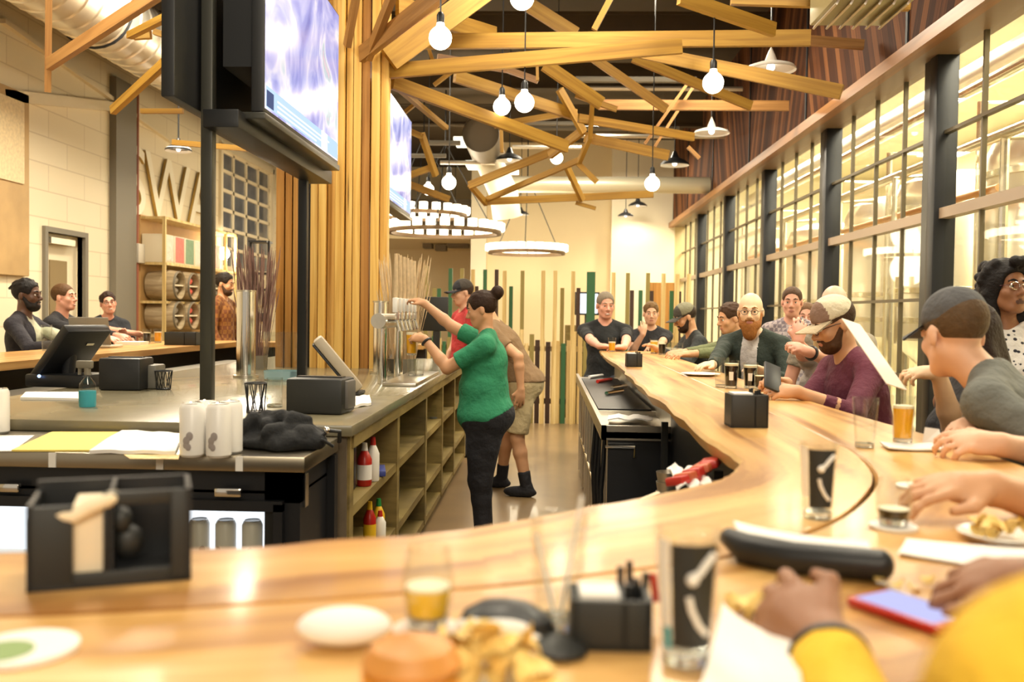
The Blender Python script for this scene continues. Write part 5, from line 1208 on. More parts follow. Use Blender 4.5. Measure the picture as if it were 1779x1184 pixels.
# under-bar clutter
p = V((.42, 4.95, .862)); sheet([(.32, 4.75, uz + .0), (.55, 4.75, uz), (.55, 4.95, uz), (.34, 4.95, uz)], 'pale folded bar towel on the near corner of the under bar station', .006, name='bar_towel', cat='towel', folds=.012)
for k, (x, y, c) in enumerate(((.40, 7.2, 'red'), (.47, 6.6, 'chrome'), (.40, 6.1, 'chrome'), (.36, 7.7, 'white'))):
    tag(MB().tube([(x, y, uz + .027), (x + .12, y + .2, uz + .03)], .014, 10).build('bar_tool', W[c]), ('red handled bar tool on the drain mat', 'steel bar tool in the middle of the drain mat', 'steel bar tool at the near part of the drain mat', 'white handled bar tool at the far part of the drain mat')[k], 'tool')
# rack with red packets near the bar bend
p = V(atZ(1150, 850, .98)); t = thing('wooden_rack', 'pale wooden rack leaning under the bar bend', 'rack', (.27, 2.42, .86))
m = MB(); R = Rz(-.5)
for k in range(4): m.box(V((.33, 2.42, .885)) + R @ V((-.07 + .045 * k, 0, 0)), (.010, .12, .085), R @ Ry(.35))
m.box(V((.33, 2.42, .838)), (.18, .12, .012), R); m.build('slats', W['cream'], t)
MB().box((.33, 2.42, .42), (.15, .1, .82), R).build('stand', W['barbase'], t)
for k in range(5):
    q = V((.355 + .022 * k, 2.36 + .03 * k, .985 + .006 * k))
    tag(MB().box(q, (.05, .10, .022), Rz(-.7 + .1 * k) @ Ry(-.25), b=.005).build('snack_packet', W['red'] if k % 2 == 0 else mat('brick_packet_%d' % k, (.55, .12, .05), .4)), 'red snack packet stacked under the bar bend', 'packet', 'red packets under the bar bend')
tag(MB().bx(.415, .5, 2.36, 2.55, .2, .955, b=.01).build('packet_box', W['charcoal']), 'dark box under the red snack packets', 'box')
sheet([(.33, 2.30, .965), (.42, 2.30, .965), (.42, 2.5, .975), (.33, 2.5, .985)], 'white crumpled cloth beside the red snack packets', .004, folds=.02, name='white_cloth', cat='cloth')
p = (.50, 3.75, .445); t = thing('cup_stack', 'stack of pale plastic cups on the dark under bar shelf', 'cups', p)
for k in range(8): MB().lathe([(.04, 0), (.048, .045), (.046, .045), (.038, .003), (1e-5, .003)], V(p) + V((0, 0, .0 + .04 * k)), 20).build('cup', W['duct'], t)
# --- things on the low steel counter
zl = LZ + .0008
can0 = None
for k, (px, py, lb) in enumerate(((334, 792, 'front left can of the white four pack on the steel counter'), (380, 793, 'front right can of the white four pack on the steel counter'), (349, 777, 'back left can of the white four pack on the steel counter'), (392, 778, 'back right can of the white four pack on the steel counter'))):
    p = atZ(px, py, zl); p = V(p)
    if k >= 2: p = V((atZ((334, 380)[k - 2], 792, zl).x + .012, atZ(334, 792, zl).y + .085, zl))
    if can0 is None: can0 = can_thing(p, lb, 'white cans on the steel counter', .172, .040); o = can0
    else: o = dup(can0, p, random.uniform(-.3, .3)); o['label'] = lb; o['group'] = 'white cans on the steel counter'
o = dup(can0, atZ(2, 752, zl) + V((-.012, 0, 0)), .2, 'white can alone at the left picture edge'); o['group'] = 'white cans on the steel counter'; o.scale = (1, 1, .98)
sheet([atZ(20, 784, zl), atZ(155, 784, zl), atZ(215, 752, zl), atZ(90, 752, zl)], 'yellow notepad on the steel counter', .006, name='notepad', cat='notepad', m='yellowpaper')
sheet([atZ(-80, 784, zl), atZ(22, 784, zl), atZ(60, 757, zl), atZ(-60, 757, zl)], 'white sheet left of the yellow notepad', .003)
sheet([atZ(155, 788, zl + .001), atZ(305, 790, zl + .001), atZ(318, 758, zl + .001), atZ(212, 752, zl + .001)], 'stack of white papers between the notepad and the white cans', .012, name='paper_stack', folds=.004)
sheet([atZ(225, 797, zl), atZ(310, 798, zl), atZ(312, 790, zl), atZ(215, 790, zl)], 'tan card lying at the front edge of the steel counter', .002, m='poleT', name='tan_card', cat='card')
# black crumpled bag
p = V(atZ(478, 782, zl)); B = SDF(); rr = random.Random(4)
for k in range(46):
    a = rr.uniform(0, 2 * PI); r = rr.random() ** .5; x, y = .155 * r * math.cos(a), .09 * r * math.sin(a) + .07; z = .02 + (.12 * (1 - r ** 2)) * rr.uniform(.5, 1) * (1.15 if x < 0 else .75)
    B.cap(p + V((x, y, z)), p + V((x + rr.uniform(-.06, .06), y + rr.uniform(-.04, .04), max(.018, z - rr.uniform(0, .05)))), rr.uniform(.014, .03), rr.uniform(.01, .024), k=.012)
B.ell(p + V((0, .07, .025)), (.16, .09, .035), k=.03); B.half(p + V((0, 0, .001)), (0, 0, -1))
P_, Q_ = B.mesh(.006); m = MB(); m.add(P_.tolist(), Q_.tolist()); t = thing('black_bag', 'crumpled black cloth bag on the right end of the steel counter', 'bag', p); m.build('cloth', cloth((.010, .011, .013)), t, smooth=60)
m = MB().tube([p + V((.13, .04, .03)), p + V((.17, .05, .065)), p + V((.205, .07, .06)), p + V((.20, .09, .02))], .008, 8); m.tube([p + V((.10, .03, .05)), p + V((.16, .02, .035)), p + V((.19, .04, .012))], .006, 8); m.build('strap', W['black'], t)
MB().ell(p + V((.165, .045, .066)), (.012, .008, .012)).build('buckle', W['chrome'], t)
# --- things on the back counter
zi = IZ + .0008
p = V(atZ(547, 720, zi)); t = thing('receipt_printer', 'black box shaped receipt printer at the near corner of the back counter', 'printer', p + V((0, .1, 0)))
MB().box(p + V((0, .1, .075)), (.245, .19, .15), Rz(-.08), b=.014).build('case', W['charcoal'], t); MB().box(p + V((.1, .1, .08)), (.07, .12, .12), Rz(-.08), b=.008).build('side', mat('grey_side', (.12, .11, .1), .5), t)
MB().box(p + V((0, .1, .152)), (.2, .05, .006), Rz(-.08)).build('paper_slot', W['black'], t)
p = V(atZ(600, 690, zi)); t = thing('register_terminal', 'tilted touch register seen from the side on the back counter', 'register', p + V((-.06, .2, 0)))
b0, b1 = V(atY(618, 672, p.y + .15)), V(atY(552, 590, p.y + .15)); d = (b1 - b0); c = (b0 + b1) / 2
ang = math.atan2(d.x, d.z); R = Rz(.25) @ Ry(ang)
MB().box(c + V((0, .02, 0)), (.055, .27, d.length + .02), R, b=.012).build('back_shell', mat('beige_shell', (.42, .36, .27), .45), t); MB().box(c + R @ V((-.034, 0, .0)) + V((0, .02, 0)), (.012, .26, d.length), R, b=.004).build('screen_face', W['black'], t)
m = MB(); q = p + V((-.03, .17, 0)); m.box(q + V((0, 0, .01)), (.16, .18, .02), b=.006); m.tube([q + V((0, 0, .02)), c + V((.02, .02, -.02))], .03, 12); m.build('stand', W['charcoal'], t)
sheet([atZ(595, 712, zi), atZ(645, 704, zi), atZ(642, 690, zi), atZ(606, 694, zi)], 'white receipts at the foot of the touch register', .012, name='receipt', folds=.006)
def wirecup(px, py, h, r, label):
    p = V(atZ(px, py, zi)); t = thing('wire_cup', label, 'cup', p)
    for k in range(14):
        a = 2 * PI * k / 14
        if k % 2 == 0: MB().tube([p + V((r * .8 * math.cos(a), r * .8 * math.sin(a), .004)), p + V((r * math.cos(a + .5), r * math.sin(a + .5), h))], .0025, 5).build('wire', W['black'], t)
        else: MB().tube([p + V((r * .8 * math.cos(a), r * .8 * math.sin(a), .004)), p + V((r * math.cos(a - .5), r * math.sin(a - .5), h))], .0025, 5).build('wire', W['black'], t)
    m = MB()
    for z, k in ((.004, .8), (h, 1)): m.tube([p + V((r * k * math.cos(a), r * k * math.sin(a), z)) for a in [2 * PI * i / 20 for i in range(21)]], .0035, 6)
    m.build('rim', W['black'], t); MB().solid([(r * .8, .003), (r * .8, .005)], p, 16).build('bottom', W['black'], t)
wirecup(444, 716, .125, .045, 'black wire cup left of the receipt printer'); wirecup(284, 676, .1, .045, 'black wire cup near the red handled post on the back counter')
MB
gl(atZ(477, 706, zi), 'clear glass jar between the wire cup and the receipt printer', .13, .036, .036, name='glass_jar', cat='jar')
p = V(atZ(490, 660, zi)); t = thing('clear_jug', 'tall clear plastic jug with a blue lid edge on the back counter', 'jug', p); MB().lathe([(1e-5, 0), (.11, 0), (.12, .3), (.117, .3), (.107, .004), (1e-5, .004)], p, 28).build('wall', W['glass'], t); MB().lathe([(.108, .01), (.112, .06), (.111, .06)], p, 28).build('blue_base', mat('pale_blue_plastic', (.4, .62, .72), .3), t)
# spray bottle
W['cyan'] = mat('cyan_liquid', (.05, .36, .44), .2)
p = V(atZ(152, 706, zi)); t = thing('spray_bottle', 'clear spray bottle of blue cleaner on the left of the back counter', 'bottle', p)
MB().solid([(.034, 0), (.036, .01), (.036, .07)], p, 20).build('liquid', W['cyan'], t); MB().lathe([(.0365, .07), (.034, .10), (.012, .13), (.012, .15)], p, 20).build('upper_body', W['glass'], t); m = MB(); m.solid([(.014, .14), (.014, .17)], p, 14); m.box(p + V((-.012, 0, .185)), (.07, .026, .034), b=.006); m.box(p + V((-.035, 0, .16)), (.01, .012, .04)); m.build('spray_head', W['greycol'], t)
# second terminal, black, at the left; boxes
p = V(atZ(95, 672, zi)); t = thing('register_terminal', 'black touch register with a small blue lamp at the left of the back counter', 'register', p + V((0, .1, 0)))
b0, b1 = V(atY(85, 655, p.y + .1)), V(atY(160, 572, p.y + .1)); d = b1 - b0; c = (b0 + b1) / 2; R = Rz(-.35) @ Ry(math.atan2(d.x, d.z))
MB().box(c, (.06, .30, d.length + .03), R, b=.014).build('screen_shell', W['black'], t); m = MB(); m.box(p + V((.02, .1, .035)), (.34, .26, .07), Rz(-.1), b=.012); m.build('base', W['black'], t); m = MB(); m.tube([p + V((.02, .1, .06)), c], .035, 12); m.build('neck', W['black'], t)
MB().ell(atY(68, 653, p.y - .035), .009).build('blue_lamp', emis('blue_lamp', (.3, .5, 1), 3), t)
MB().box(c + R @ V((.033, .05, .10)), (.004, .05, .016), R).build('badge', W['chrome'], t)
p = V(atZ(205, 678, zi)); t = thing('receipt_printer', 'black receipt printer beside the grey card reader on the back counter', 'printer', p + V((0, .1, 0))); MB().box(p + V((0, .1, .085)), (.22, .2, .17), Rz(.05), b=.012).build('case', W['black'], t); MB().box(p + V((.0, .1, .172)), (.18, .04, .006), Rz(.05)).build('paper_slot', W['charcoal'], t)
p = V(atZ(242, 676, zi)); tag(MB().box(p + V((.03, .1, .065)), (.09, .15, .13), Rz(.05), b=.012).build('card_reader', mat('grey_reader', (.2, .19, .16), .45)), 'grey card reader right of the black receipt printer', 'reader')
sheet([atZ(35, 694, zi), atZ(140, 696, zi), atZ(145, 684, zi), atZ(45, 684, zi)], 'pale towel lying before the black touch register', .012, name='bar_towel', cat='towel')
MB
p = V(atZ(262, 722, zi)); 
# --- draft towers and taps
def tower(px, py, y_, h, label, w=.11):
    p = V(atZ(px, py, zi)); t = thing('draft_tower', label, 'tower', p)
    MB().solid([(w / 2 + .02, 0), (w / 2 + .02, .015)], p, 24).build('flange', W['steel'], t); MB().solid([(w / 2, .012), (w / 2, h)], p, 28).build('column', W['chrome'], t); MB().solid([(w / 2 + .004, h), (w / 2 + .004, h + .012)], p, 28).build('top_cap', W['steel'], t)
    return p
p1 = tower(661, 648, 0, .50, 'shiny steel draft tower before the right corner of the slatted column')
p2 = tower(427, 655, 0, .55, 'shiny steel draft tower beside the near post, with dried stems behind', .12)
W['stem'] = mat('dry_stem', (.27, .16, .13), .8, noise=.3, scale=30); W['stempale'] = mat('pale_dry_stem', (.66, .5, .3), .8, noise=.3, scale=30)
def stems(p, w, h, label, mm, n=70):
    t = thing('dried_grass', label, 'plant', p); rr = random.Random(n); m = MB(); q = MB()
    for k in range(n):
        x = rr.uniform(-w / 2, w / 2); y = rr.uniform(-.05, .05); hh = h * rr.uniform(.6, 1); a = p + V((x * .45, y, .012)); b = p + V((x * 1.1 + rr.uniform(-.02, .02), y * 1.4, hh)); m.tube([a, (a + b) / 2 + V((0, 0, .01)), b], [.0018, .0018, .0012], 4); q.tube([b - (b - a) * .3, b - (b - a) * .12, b], [.002, .0055, .0015], 5)
    o = m.build('stem', W[mm], t); o['kind'] = 'stuff'; o = q.build('seed_head', W[mm], t); o['kind'] = 'stuff'
    MB().lathe([(1e-5, 0), (w * .28, 0), (w * .3, .1), (w * .29, .1), (w * .27, .004), (1e-5, .004)], p, 20).build('pot', W['greycol'], t)
# tap rail beside tower 1: taps with tall pale handles; woman pours there
tp = V((-.99, 5.62, zi)); t = thing('tap_station', 'steel beer tap rail with pale tap tags that the bartender reaches for', 'taps', tp)
for yy in (-.1, .5): MB().tube([tp + V((0, yy, 0)), tp + V((0, yy, .38))], .03, 16).build('support', W['chrome'], t)
MB().tube([tp + V((0, -.25, .38)), tp + V((0, .68, .38))], .045, 20).build('rail', W['steel'], t)
for k in range(6):
    y = -.18 + .15 * k; f = MB(); f.tube([tp + V((.03, y, .38)), tp + V((.10, y, .38)), tp + V((.115, y, .32))], .012, 10); f.solid([(.011, 0), (.013, .05)], tp + V((.10, y, .39)), 10); o = f.build('faucet', W['chrome'], t)
    MB().box(tp + V((.09, y, .475)), (.03, .06, .09), b=.006).build('tap_tag', W['whitecer'], o); MB().solid([(.012, .52), (.016, .57), (.010, .78)], tp + V((.09, y, 0)), 10).build('tap_handle', W['stempale'], o)
tag(MB().bx(-.96, -.76, 5.35, 6.5, zi, zi + .02, b=.004).build('drip_tray', W['steel']), 'steel drip tray on the back counter below the taps', 'tray')
stems(V((-1.04, 6.6, zi)), .34, .86, 'bunch of pale dried stems standing behind the beer taps', 'stempale', 110)
stems(V(atZ(444, 640, zi)) + V((0, .0, 0)), .30, .92, 'bunch of purple brown dried grass behind the left draft tower', 'stem', 150)
p = V(atZ(684, 642, zi)); t = thing('squeeze_bottle', 'blue bottle standing between the draft tower and the taps', 'bottle', p); MB().solid([(.03, 0), (.032, .01), (.032, .1), (.012, .125)], p, 16).build('body', mat('blue_bottle', (.06, .3, .6), .3), t); MB().solid([(.012, .125), (.01, .15)], p, 12).build('cap', W['whitecer'], t)
# glass the bartender fills
hp = PEOPLE_GLASS = None
for k, (px, lb) in enumerate(((716, 'left'), (728, 'right'))): gl(atZ(px, 652, zi + .022), lb + ' of two empty glasses on the drip tray below the bartender', .11, .03, .036, name='small_glass')
# dark screen behind the bartender's arms
p, q = atY(738, 515, 8.3), atY(778, 575, 8.3)
t = thing('order_screen', 'dark order screen standing at the far end of the back counter behind the bartender', 'screen', ((p.x + q.x) / 2, 8.3, zi)); MB().bx(p.x - .05, q.x, 8.3, 8.34, q.z, p.z, b=.01).build('panel', W['charcoal'], t); MB().bx((p.x + q.x) / 2 - .03, (p.x + q.x) / 2 + .03, 8.31, 8.35, zi, q.z + .02).build('stand', W['charcoal'], t)
p = V(atZ(694, 610, zi)); MB
# --- left bar: laptop, phone-reading papers, caddy, tumblers
p = V((-4.02, 8.9, zb)); a, b = V((-3.84, 7.72, zb)), V((-3.84, 7.74, zb))
t = thing('laptop', 'grey laptop seen from behind on the left bar', 'laptop', (a + b) / 2); c = (a + b) / 2; MB().box(c + V((0, 0, .012)), (.34, .24, .018), b=.006).build('base', W['duct'], t); MB().box(c + V((0, -.13, .14)), (.34, .014, .24), Rx(.25), b=.006).build('lid', mat('grey_lid', (.2, .19, .16), .4), t); MB().box(c + V((.07, -.135, .12)), (.04, .016, .02), Rx(.25)).build('badge', W['white'], t)
p = V(atZ(300, 600, zb)); caddy(V((-3.42, 8.55, zb)), .3, .16, .12, .0, 'black caddy on the left bar left of the near post', False)
sheet([(-3.96, 8.3, zb), (-3.72, 8.3, zb), (-3.74, 8.52, zb), (-3.95, 8.52, zb)], 'white papers on the left bar before the laughing woman', .03, name='paper_stack')
for k, (px, c, lb) in enumerate(((243, 'stout', 'dark beer glass on the left bar beside the papers'), (262, 'beer', 'amber beer glass on the left bar before the barrel shelf'))): gl(V((-3.88, 8.8 if px < 250 else 9.05, zb)), lb, .14, .034, .04, .7, c, .01)
gl(V((-3.85, 6.95, zb)), 'empty tall glass on the left bar before the bearded man', .2, .033, .04, name='plastic_cup')
# beer behind counter on cubbies: bottles
W['ketch'] = mat('ketchup_red', (.45, .02, .012), .3); W['mayo'] = mat('mayo_white', (.85, .83, .76), .35); W['mus'] = mat('mustard', (.8, .5, .02), .35); W['greencap'] = mat('green_cap', (.02, .25, .05), .4)
def bottle(x, y, z, c, cc, label, h=.17, r=.03, lab=None):
    p = V((x, y, z)); t = thing('sauce_bottle', label, 'bottle', p, 'sauce bottles in the cubbies'); MB().solid([(r * .9, 0), (r, .006), (r, h * .62), (r * .55, h * .78), (r * .4, h * .82)], p, 18).build('body', W[c], t); MB().solid([(r * .45, h * .82), (r * .35, h)], p, 14).build('cap', W[cc], t)
    if lab: MB().lathe([(r + .0006, h * .15), (r + .0006, h * .5)], p, 18).build('label', W[lab], t)
z1, z2 = .633, .303
bottle(-.80, 4.04, z1, 'ketch', 'white', 'ketchup bottle with white label on the middle cubby shelf', .19, .033, 'white')
bottle(-.785, 4.16, z1, 'mayo', 'red', 'white sauce bottle with red cap beside the ketchup', .2, .03)
tag(MB().bx(-.93, -.82, 3.9, 3.97, z1, z1 + .27, b=.01).build('speaker_box', W['black']), 'tall narrow black box at the near end of the middle cubby shelf', 'box')
tag(MB().box((-.81, 4.34, z1 + .015), (.1, .18, .028), Rz(.2), b=.004).build('blue_packet', mat('blue_packet', (.05, .07, .3), .4)), 'blue packet lying on the middle cubby shelf', 'packet')
bottle(-.80, 4.40, z2, 'mus', 'greencap', 'mustard bottle with green cap on the lower cubby shelf', .2, .03); bottle(-.82, 4.28, z2, 'ketch', 'mus', 'red sauce bottle with yellow cap on the lower cubby shelf', .21, .03, 'mus'); bottle(-.785, 4.36, z2, 'mayo', 'red', 'pale sauce bottle at the front of the lower cubby shelf', .15, .028)
for k, (y, z, s_) in enumerate(((5.0, z1, .2), (5.25, z2, .22), (6.1, z1, .18), (6.3, z2, .2), (7.1, z2, .2), (6.0, .092, .15))):
    tag(MB().bx(-1.05, -.85, y - s_ / 2, y + s_ / 2, z, z + s_ * .8, b=.008).build('storage_bin', W['black']), ('nearest dark bin on the middle cubby shelf', 'nearest dark bin on the lower cubby shelf', 'farther dark bin on the middle cubby shelf', 'middle dark bin on the lower cubby shelf', 'farthest dark bin on the lower cubby shelf', 'dark bin on the cubby floor shelf')[k], 'bin', 'dark bins in the cubbies')
for k in range(8):
    o = gl(V((-.82 - .07 * (k % 2), 5.95 + .1 * (k // 2) + (0 if k < 4 else .55), z1)), 'upturned clean glass in the far middle cubby', .1, .034, .03, name='small_glass', group='clean glasses in the cubbies')
# --- merchandise wall on the left
XM = XL + .02
a, b = V(atX(243, 375, XM)), V(atX(352, 450, XM))
t = thing('merchandise_shelf', 'tan wall shelf unit below the pale letters', 'shelf', (XM, (a.y + b.y) / 2, 1.2))
zA, zB, zC, zD = a.z, V(atX(245, 455, XM)).z, V(atX(245, 522, XM)).z, V(atX(245, 580, XM)).z
MB().bx(XL + .001, XL + .03, a.y, b.y + .6, zD, zA + .02).build('back_board', mat('tan_board', (.55, .34, .13), .6, noise=.1), t)
for z in (zA, zB, zC, zD): MB().bx(XL + .03, XL + .38, a.y, b.y + .6, z - .035, z).build('shelf_board', W['poleT'], t)
for y in (a.y, b.y + .1, b.y + .58): MB().bx(XL + .34, XL + .38, y - .02, y + .02, 0.0, zA).build('upright', W['poleT'], t)
cols = [(.8, .62, .5), (.68, .2, .16), (.22, .33, .2), (.7, .68, .55), (.45, .42, .33), (.75, .4, .3)]
n_ = ('first', 'second', 'third', 'fourth', 'fifth', 'sixth'); cn = ('pale orange', 'red', 'green', 'cream', 'grey', 'pink')
for k in range(6):
    y = a.y + .16 + (b.y - a.y - .1) * k / 6; w_ = (b.y - a.y) / 6 - .05
    t = thing('shirt_frame', '%s boxed shirt, %s in the row on the wall shelf' % (cn[k], n_[k]), 'box', (XL + .2, y, zB), 'boxed shirts on the wall shelf'); MB().bx(XL + .05, XL + .36, y - w_ / 2, y + w_ / 2, zB, zB + .62 * (zA - zB), b=.01).build('box', W['cream'], t); MB().bx(XL + .36, XL + .365, y - w_ / 2 + .02, y + w_ / 2 - .02, zB + .02, zB + .6 * (zA - zB)).build('shirt_front', cloth(cols[k]), t)
# barrels lying with open fronts used as cubbies
W['barrelwood'] = wood('barrel_wood', (.26, .19, .1), (.4, .3, .17), (.52, .42, .26), .6, 'Object', (2, 16, 16))
hue = [((.3, .26, .2), 'grey'), ((.7, .12, .08), 'red'), ((.03, .1, .05), 'dark green'), ((.2, .18, .15), 'black and white')]
for j, (z0, row) in enumerate(((V(atX(262, 521, XL + .4)).z, 'upper'), (V(atX(262, 577, XL + .4)).z, 'lower'))):
    for k in range(4):
        r = .215; y = a.y + .1 + .52 * k + .15; zc = z0 + r + .004; c = V((XL + .28, y, zc))
        t = thing('display_barrel', '%s barrel in the %s row of the merchandise shelf, %s from the door side' % ('open', row, n_[k]), 'barrel', (XL + .28, y, z0), 'display barrels on the merchandise shelf')
        R = Ry(PI / 2); MB().lathe([(r * .88, -.22), (r, 0), (r * .9, .2), (r * .82, .2), (r * .9, 0), (r * .8, -.2), (1e-5, -.2)], c, 28, R).build('staves', W['barrelwood'], t); MB().lathe([(r * .91, .165), (r * .92, .2), (r * .9, .205)], c, 28, R).build('hoop', W['greycol'], t); MB().bx(XL + .1, XL + .46, y - r * .84, y + r * .84, zc - .01, zc + .01).build('divider', W['cream'], t)
        q = hue[k]
        if j == 0 or k < 2:
            for s_, nm in ((1, 'upper'), (-1, 'lower')): tag(MB().ell((XL + .36, y, zc + .075 * s_ * 1.0), (.08, .12, .06), None, 16, 10).build('folded_shirt', cloth(q[0])), '%s folded shirt, %s half of the %s %s row barrel' % (q[1], nm, n_[k], row), 'shirt', 'folded shirts in the barrels')
# wall letters
cu = bpy.data.curves.new('wall_letters', 'FONT'); cu.body = 'SWA'; cu.size = 1.55; cu.extrude = .02; cu.space_character = .92
o = bpy.data.objects.new('wall_letters', cu); C.objects.link(o); bpy.context.view_layer.update()
me = bpy.data.meshes.new_from_object(o.evaluated_get(bpy.context.evaluated_depsgraph_get())); bpy.data.objects.remove(o)
o = bpy.data.objects.new('wall_letters', me); C.objects.link(o); me.materials.clear(); me.materials.append(mat('letter_cream', (.86, .8, .62), .5)); me.materials.append(mat('letter_backlit_edge', (.50, .33, .08), .5))
for p_ in me.polygons: p_.material_index = 0 if abs(p_.normal.z) > .9 else 1  # golden sides: the backlit glow round the letters is painted into the colour
zt, zbm = V(atX(255, 262, XM)).z, V(atX(255, 378, XM)).z; xs_ = [v.co.x for v in me.vertices]; ys_ = [v.co.y for v in me.vertices]
y0_, y1_ = V(atX(214, 320, XM)).y, V(atX(366, 320, XM)).y
sx = (y1_ - y0_) / (max(xs_) - min(xs_)); sy = (zt - zbm) / (max(ys_) - min(ys_))
for v in me.vertices: x, y, z = v.co; v.co = (z * 1.0 + .02, (x - min(xs_)) * sx, (y - min(ys_)) * sy)
o.location = (XL + .02, y0_, zbm)
tag(o, 'big pale raised SWA letters mounted on the left wall', 'letters')
# wall mirror lamp glow: wall fitting near the left window
p = V(atX(388, 440, XL + .25)); t = thing('wall_lamp', 'bright wall lamp shining below the left window', 'lamp', p); MB().ell(p, (.1, .12, .1)).build('globe', emis('wall_lamp_glow', (1, .95, .85), 14), t); MB().tube([p, p + V((-.24, 0, 0))], .02, 8).build('bracket', W['black'], t); light(p + V((.25, 0, 0)), 30, .12)
# tall black ladder shelf right of the man in flannel
y_ = 11.6; p, q = V(atY(436, 418, y_)), V(atY(466, 640, y_)); t = thing('ladder_shelf', 'slim black metal shelf with boxes left of the slatted column', 'shelf', ((p.x + q.x) / 2, y_, 0))
for x in (p.x, q.x): MB().bx(x - .015, x + .015, y_ - .015, y_ + .015, 0, p.z).build('upright', W['blackmetal'], t)
for py in (420, 475, 503, 532, 560, 590, 618): z = V(atY(450, py, y_)).z; MB().bx(p.x, q.x, y_ - .1, y_ + .15, z - .012, z + .012).build('rung_shelf', W['blackmetal'] if py < 520 else W['poleT'], t)
for k, (py, c, lb) in enumerate(((548, 'black', 'upper'), (578, 'cream', 'middle'), (606, 'black', 'lower'))): z = V(atY(450, (560, 590, 618)[k], y_)).z + .0125; tag(MB().bx(p.x + .02, q.x - .03, y_ - .06, y_ + .1, z, z + .11, b=.006).build('stock_box', W[c]), lb + ' box on the slim black metal shelf', 'box', 'boxes on the slim black shelf')
# ---------------------------------------------------------------- who is there
beard_len.update({'bald man wit': 1.06, 'man in a dar': 1.0})
def Y(px, py, y): return A(atY(px, py, y))
def Z(px, py, z): return A(atZ(px, py, z))
PEOPLE = {}
stools = []
# bartender in green
r_, J, T_, _ = person('bartender in a green t-shirt and dark jeans reaching for the beer taps', None, 268, 'stand', H=1.53, lean=1, eye=(836, 537, 5.45), look=(4, -14), fem=True, fat=1.42, style='bun', hairc=(.035, .018, .011), skn='tan',
    shirt=(.025, .24, .115), sleeve=.72, pants=(.010, .010, .014), l=Y(737, 588, 5.36), lp=(.1, -.15, -1), r=Y(738, 527, 5.72), rp=(.2, .2, -1), lh=((-1, .25, .12), (.1, -.7, .7)), rh=((-1, .2, .35), (.2, -.3, .9)), curl=(1.0, .9), watch=(-1,), vox=.0075, shoes=(.012, .012, .014), hem=-.03, hemtilt=.5, thigh=1.22)
PEOPLE['green'] = (J, T_)
person('man in a tan t-shirt khaki shorts and black socks bending behind the bartender', Y(914, 666, 7.15), 283, 'stand', H=1.68, lean=31, look=(0, -50), skn='tan', shirt=(.22, .135, .065), sleeve=.6, pants=(.50, .40, .22), shorts=True, fat=1.12, style='short',
    l=Y(905, 676, 6.93), lp=(.5, -.2, 0), lh=((-.1, 0, -1), (.2, -1, 0)), r=Y(868, 650, 7.3), curl=(.45, .5), feet=((Y(915, 862, 7.05)[0], 7.05, 0), (Y(872, 842, 7.5)[0], 7.42, 0)), knee=(-1, -.1, 0), socks=(.012, .012, .016), shoes=(.012, .012, .016), vox=.0085, hem=.02)
person('man in a red shirt and dark cap standing beyond the taps', None, 245, 'stand', H=1.76, eye=(803, 508, 9.05), look=(0, -6), skn='fair', shirt=(.45, .03, .03), sleeve=.6, style='short', hairc=(.05, .03, .02), cap=((.06, .05, .04), (.02, .02, .025), False), vox=.01)
person('man with short brown hair standing far back between the checked shirt and the trucker cap', None, 205, 'stand', H=1.6, eye=(1402, 549, 7.9), look=(-6, -4), skn='pink', shirt=(.4, .34, .3), sleeve=.7, style='crop', hairc=(.14, .07, .03), vox=.009)
def stool_at(root): stools.append(root)
def sitter(*a, **k):
    o = person(*a, **k); stools.append(o[0]); return o
sitter('man in a black polo with cropped grey hair behind the far bar end', None, 182, H=1.84, eye=(1052, 530, 9.15), look=(-14, -6), skn='pink', shirt=(.014, .016, .017), sleeve=.8, style='crop', hairc=(.22, .18, .13), fat=1.12, l=(.72, 8.60, 1.105), r=(.50, 8.60, 1.105), lh=((-1, -.25, 0), (0, 0, 1)), rh=((1, -.25, 0), (0, 0, 1)), vox=.0085, lp=(.8, .3, -.6), rp=(-.8, .3, -.6), smile=True)
sitter('woman in a black v-neck top with one hand raised to her chin', None, 186, H=1.66, eye=(1131, 544, 9.35), look=(-4, -5), fem=True, skn='fair', shirt=(.012, .012, .015), sleeve=.5, style='short', hairc=(.15, .085, .03), r=Y(1117, 580, 9.12), rp=(-.5, 0, -1), rh=((.1, .1, 1), (0, -1, 0)), l=(1.0, 8.9, 1.1), vox=.0085)
sitter('man in a dark jacket and camouflage cap with a dark beard looking down', None, 262, H=1.76, eye=(1190, 551, 8.5), lean=14, look=(0, -22), skn='tan', shirt=(.02, .024, .024), sleeve=1.9, style='short', beard=(.03, .015, .008), cap=((.20, .19, .12), (.06, .055, .045), False), l=(1.0, 8.15, 1.105), r=(1.0, 8.35, 1.105), vox=.0085)
sitter('person in an olive jacket mostly hidden by the bald man with the red beard', None, 255, H=1.7, eye=(1268, 553, 7.5), lean=12, look=(0, -10), skn='tan', shirt=(.15, .17, .075), sleeve=1.75, style='short', hairc=(.06, .03, .015), l=(1.0, 7.1, 1.105), r=(1.0, 7.35, 1.105), vox=.0085)
sitter('bald man with a bushy red beard and glasses in a dark green jacket', None, 212, H=1.66, eye=(1304, 540, 5.95), lean=12, look=(-16, -4), skn='pale', shirt=(.55, .52, .5), jacket=(.022, .034, .026), sleeve=1.9, style='bald', beard=(.30, .12, .03), glasses=1, fat=1.05, l=(1.30, 5.6, 1.08), r=(1.0, 5.62, 1.105), rh=((-.8, -.6, 0), (0, 0, 1)), vox=.0075, hairc=(.35, .16, .05))
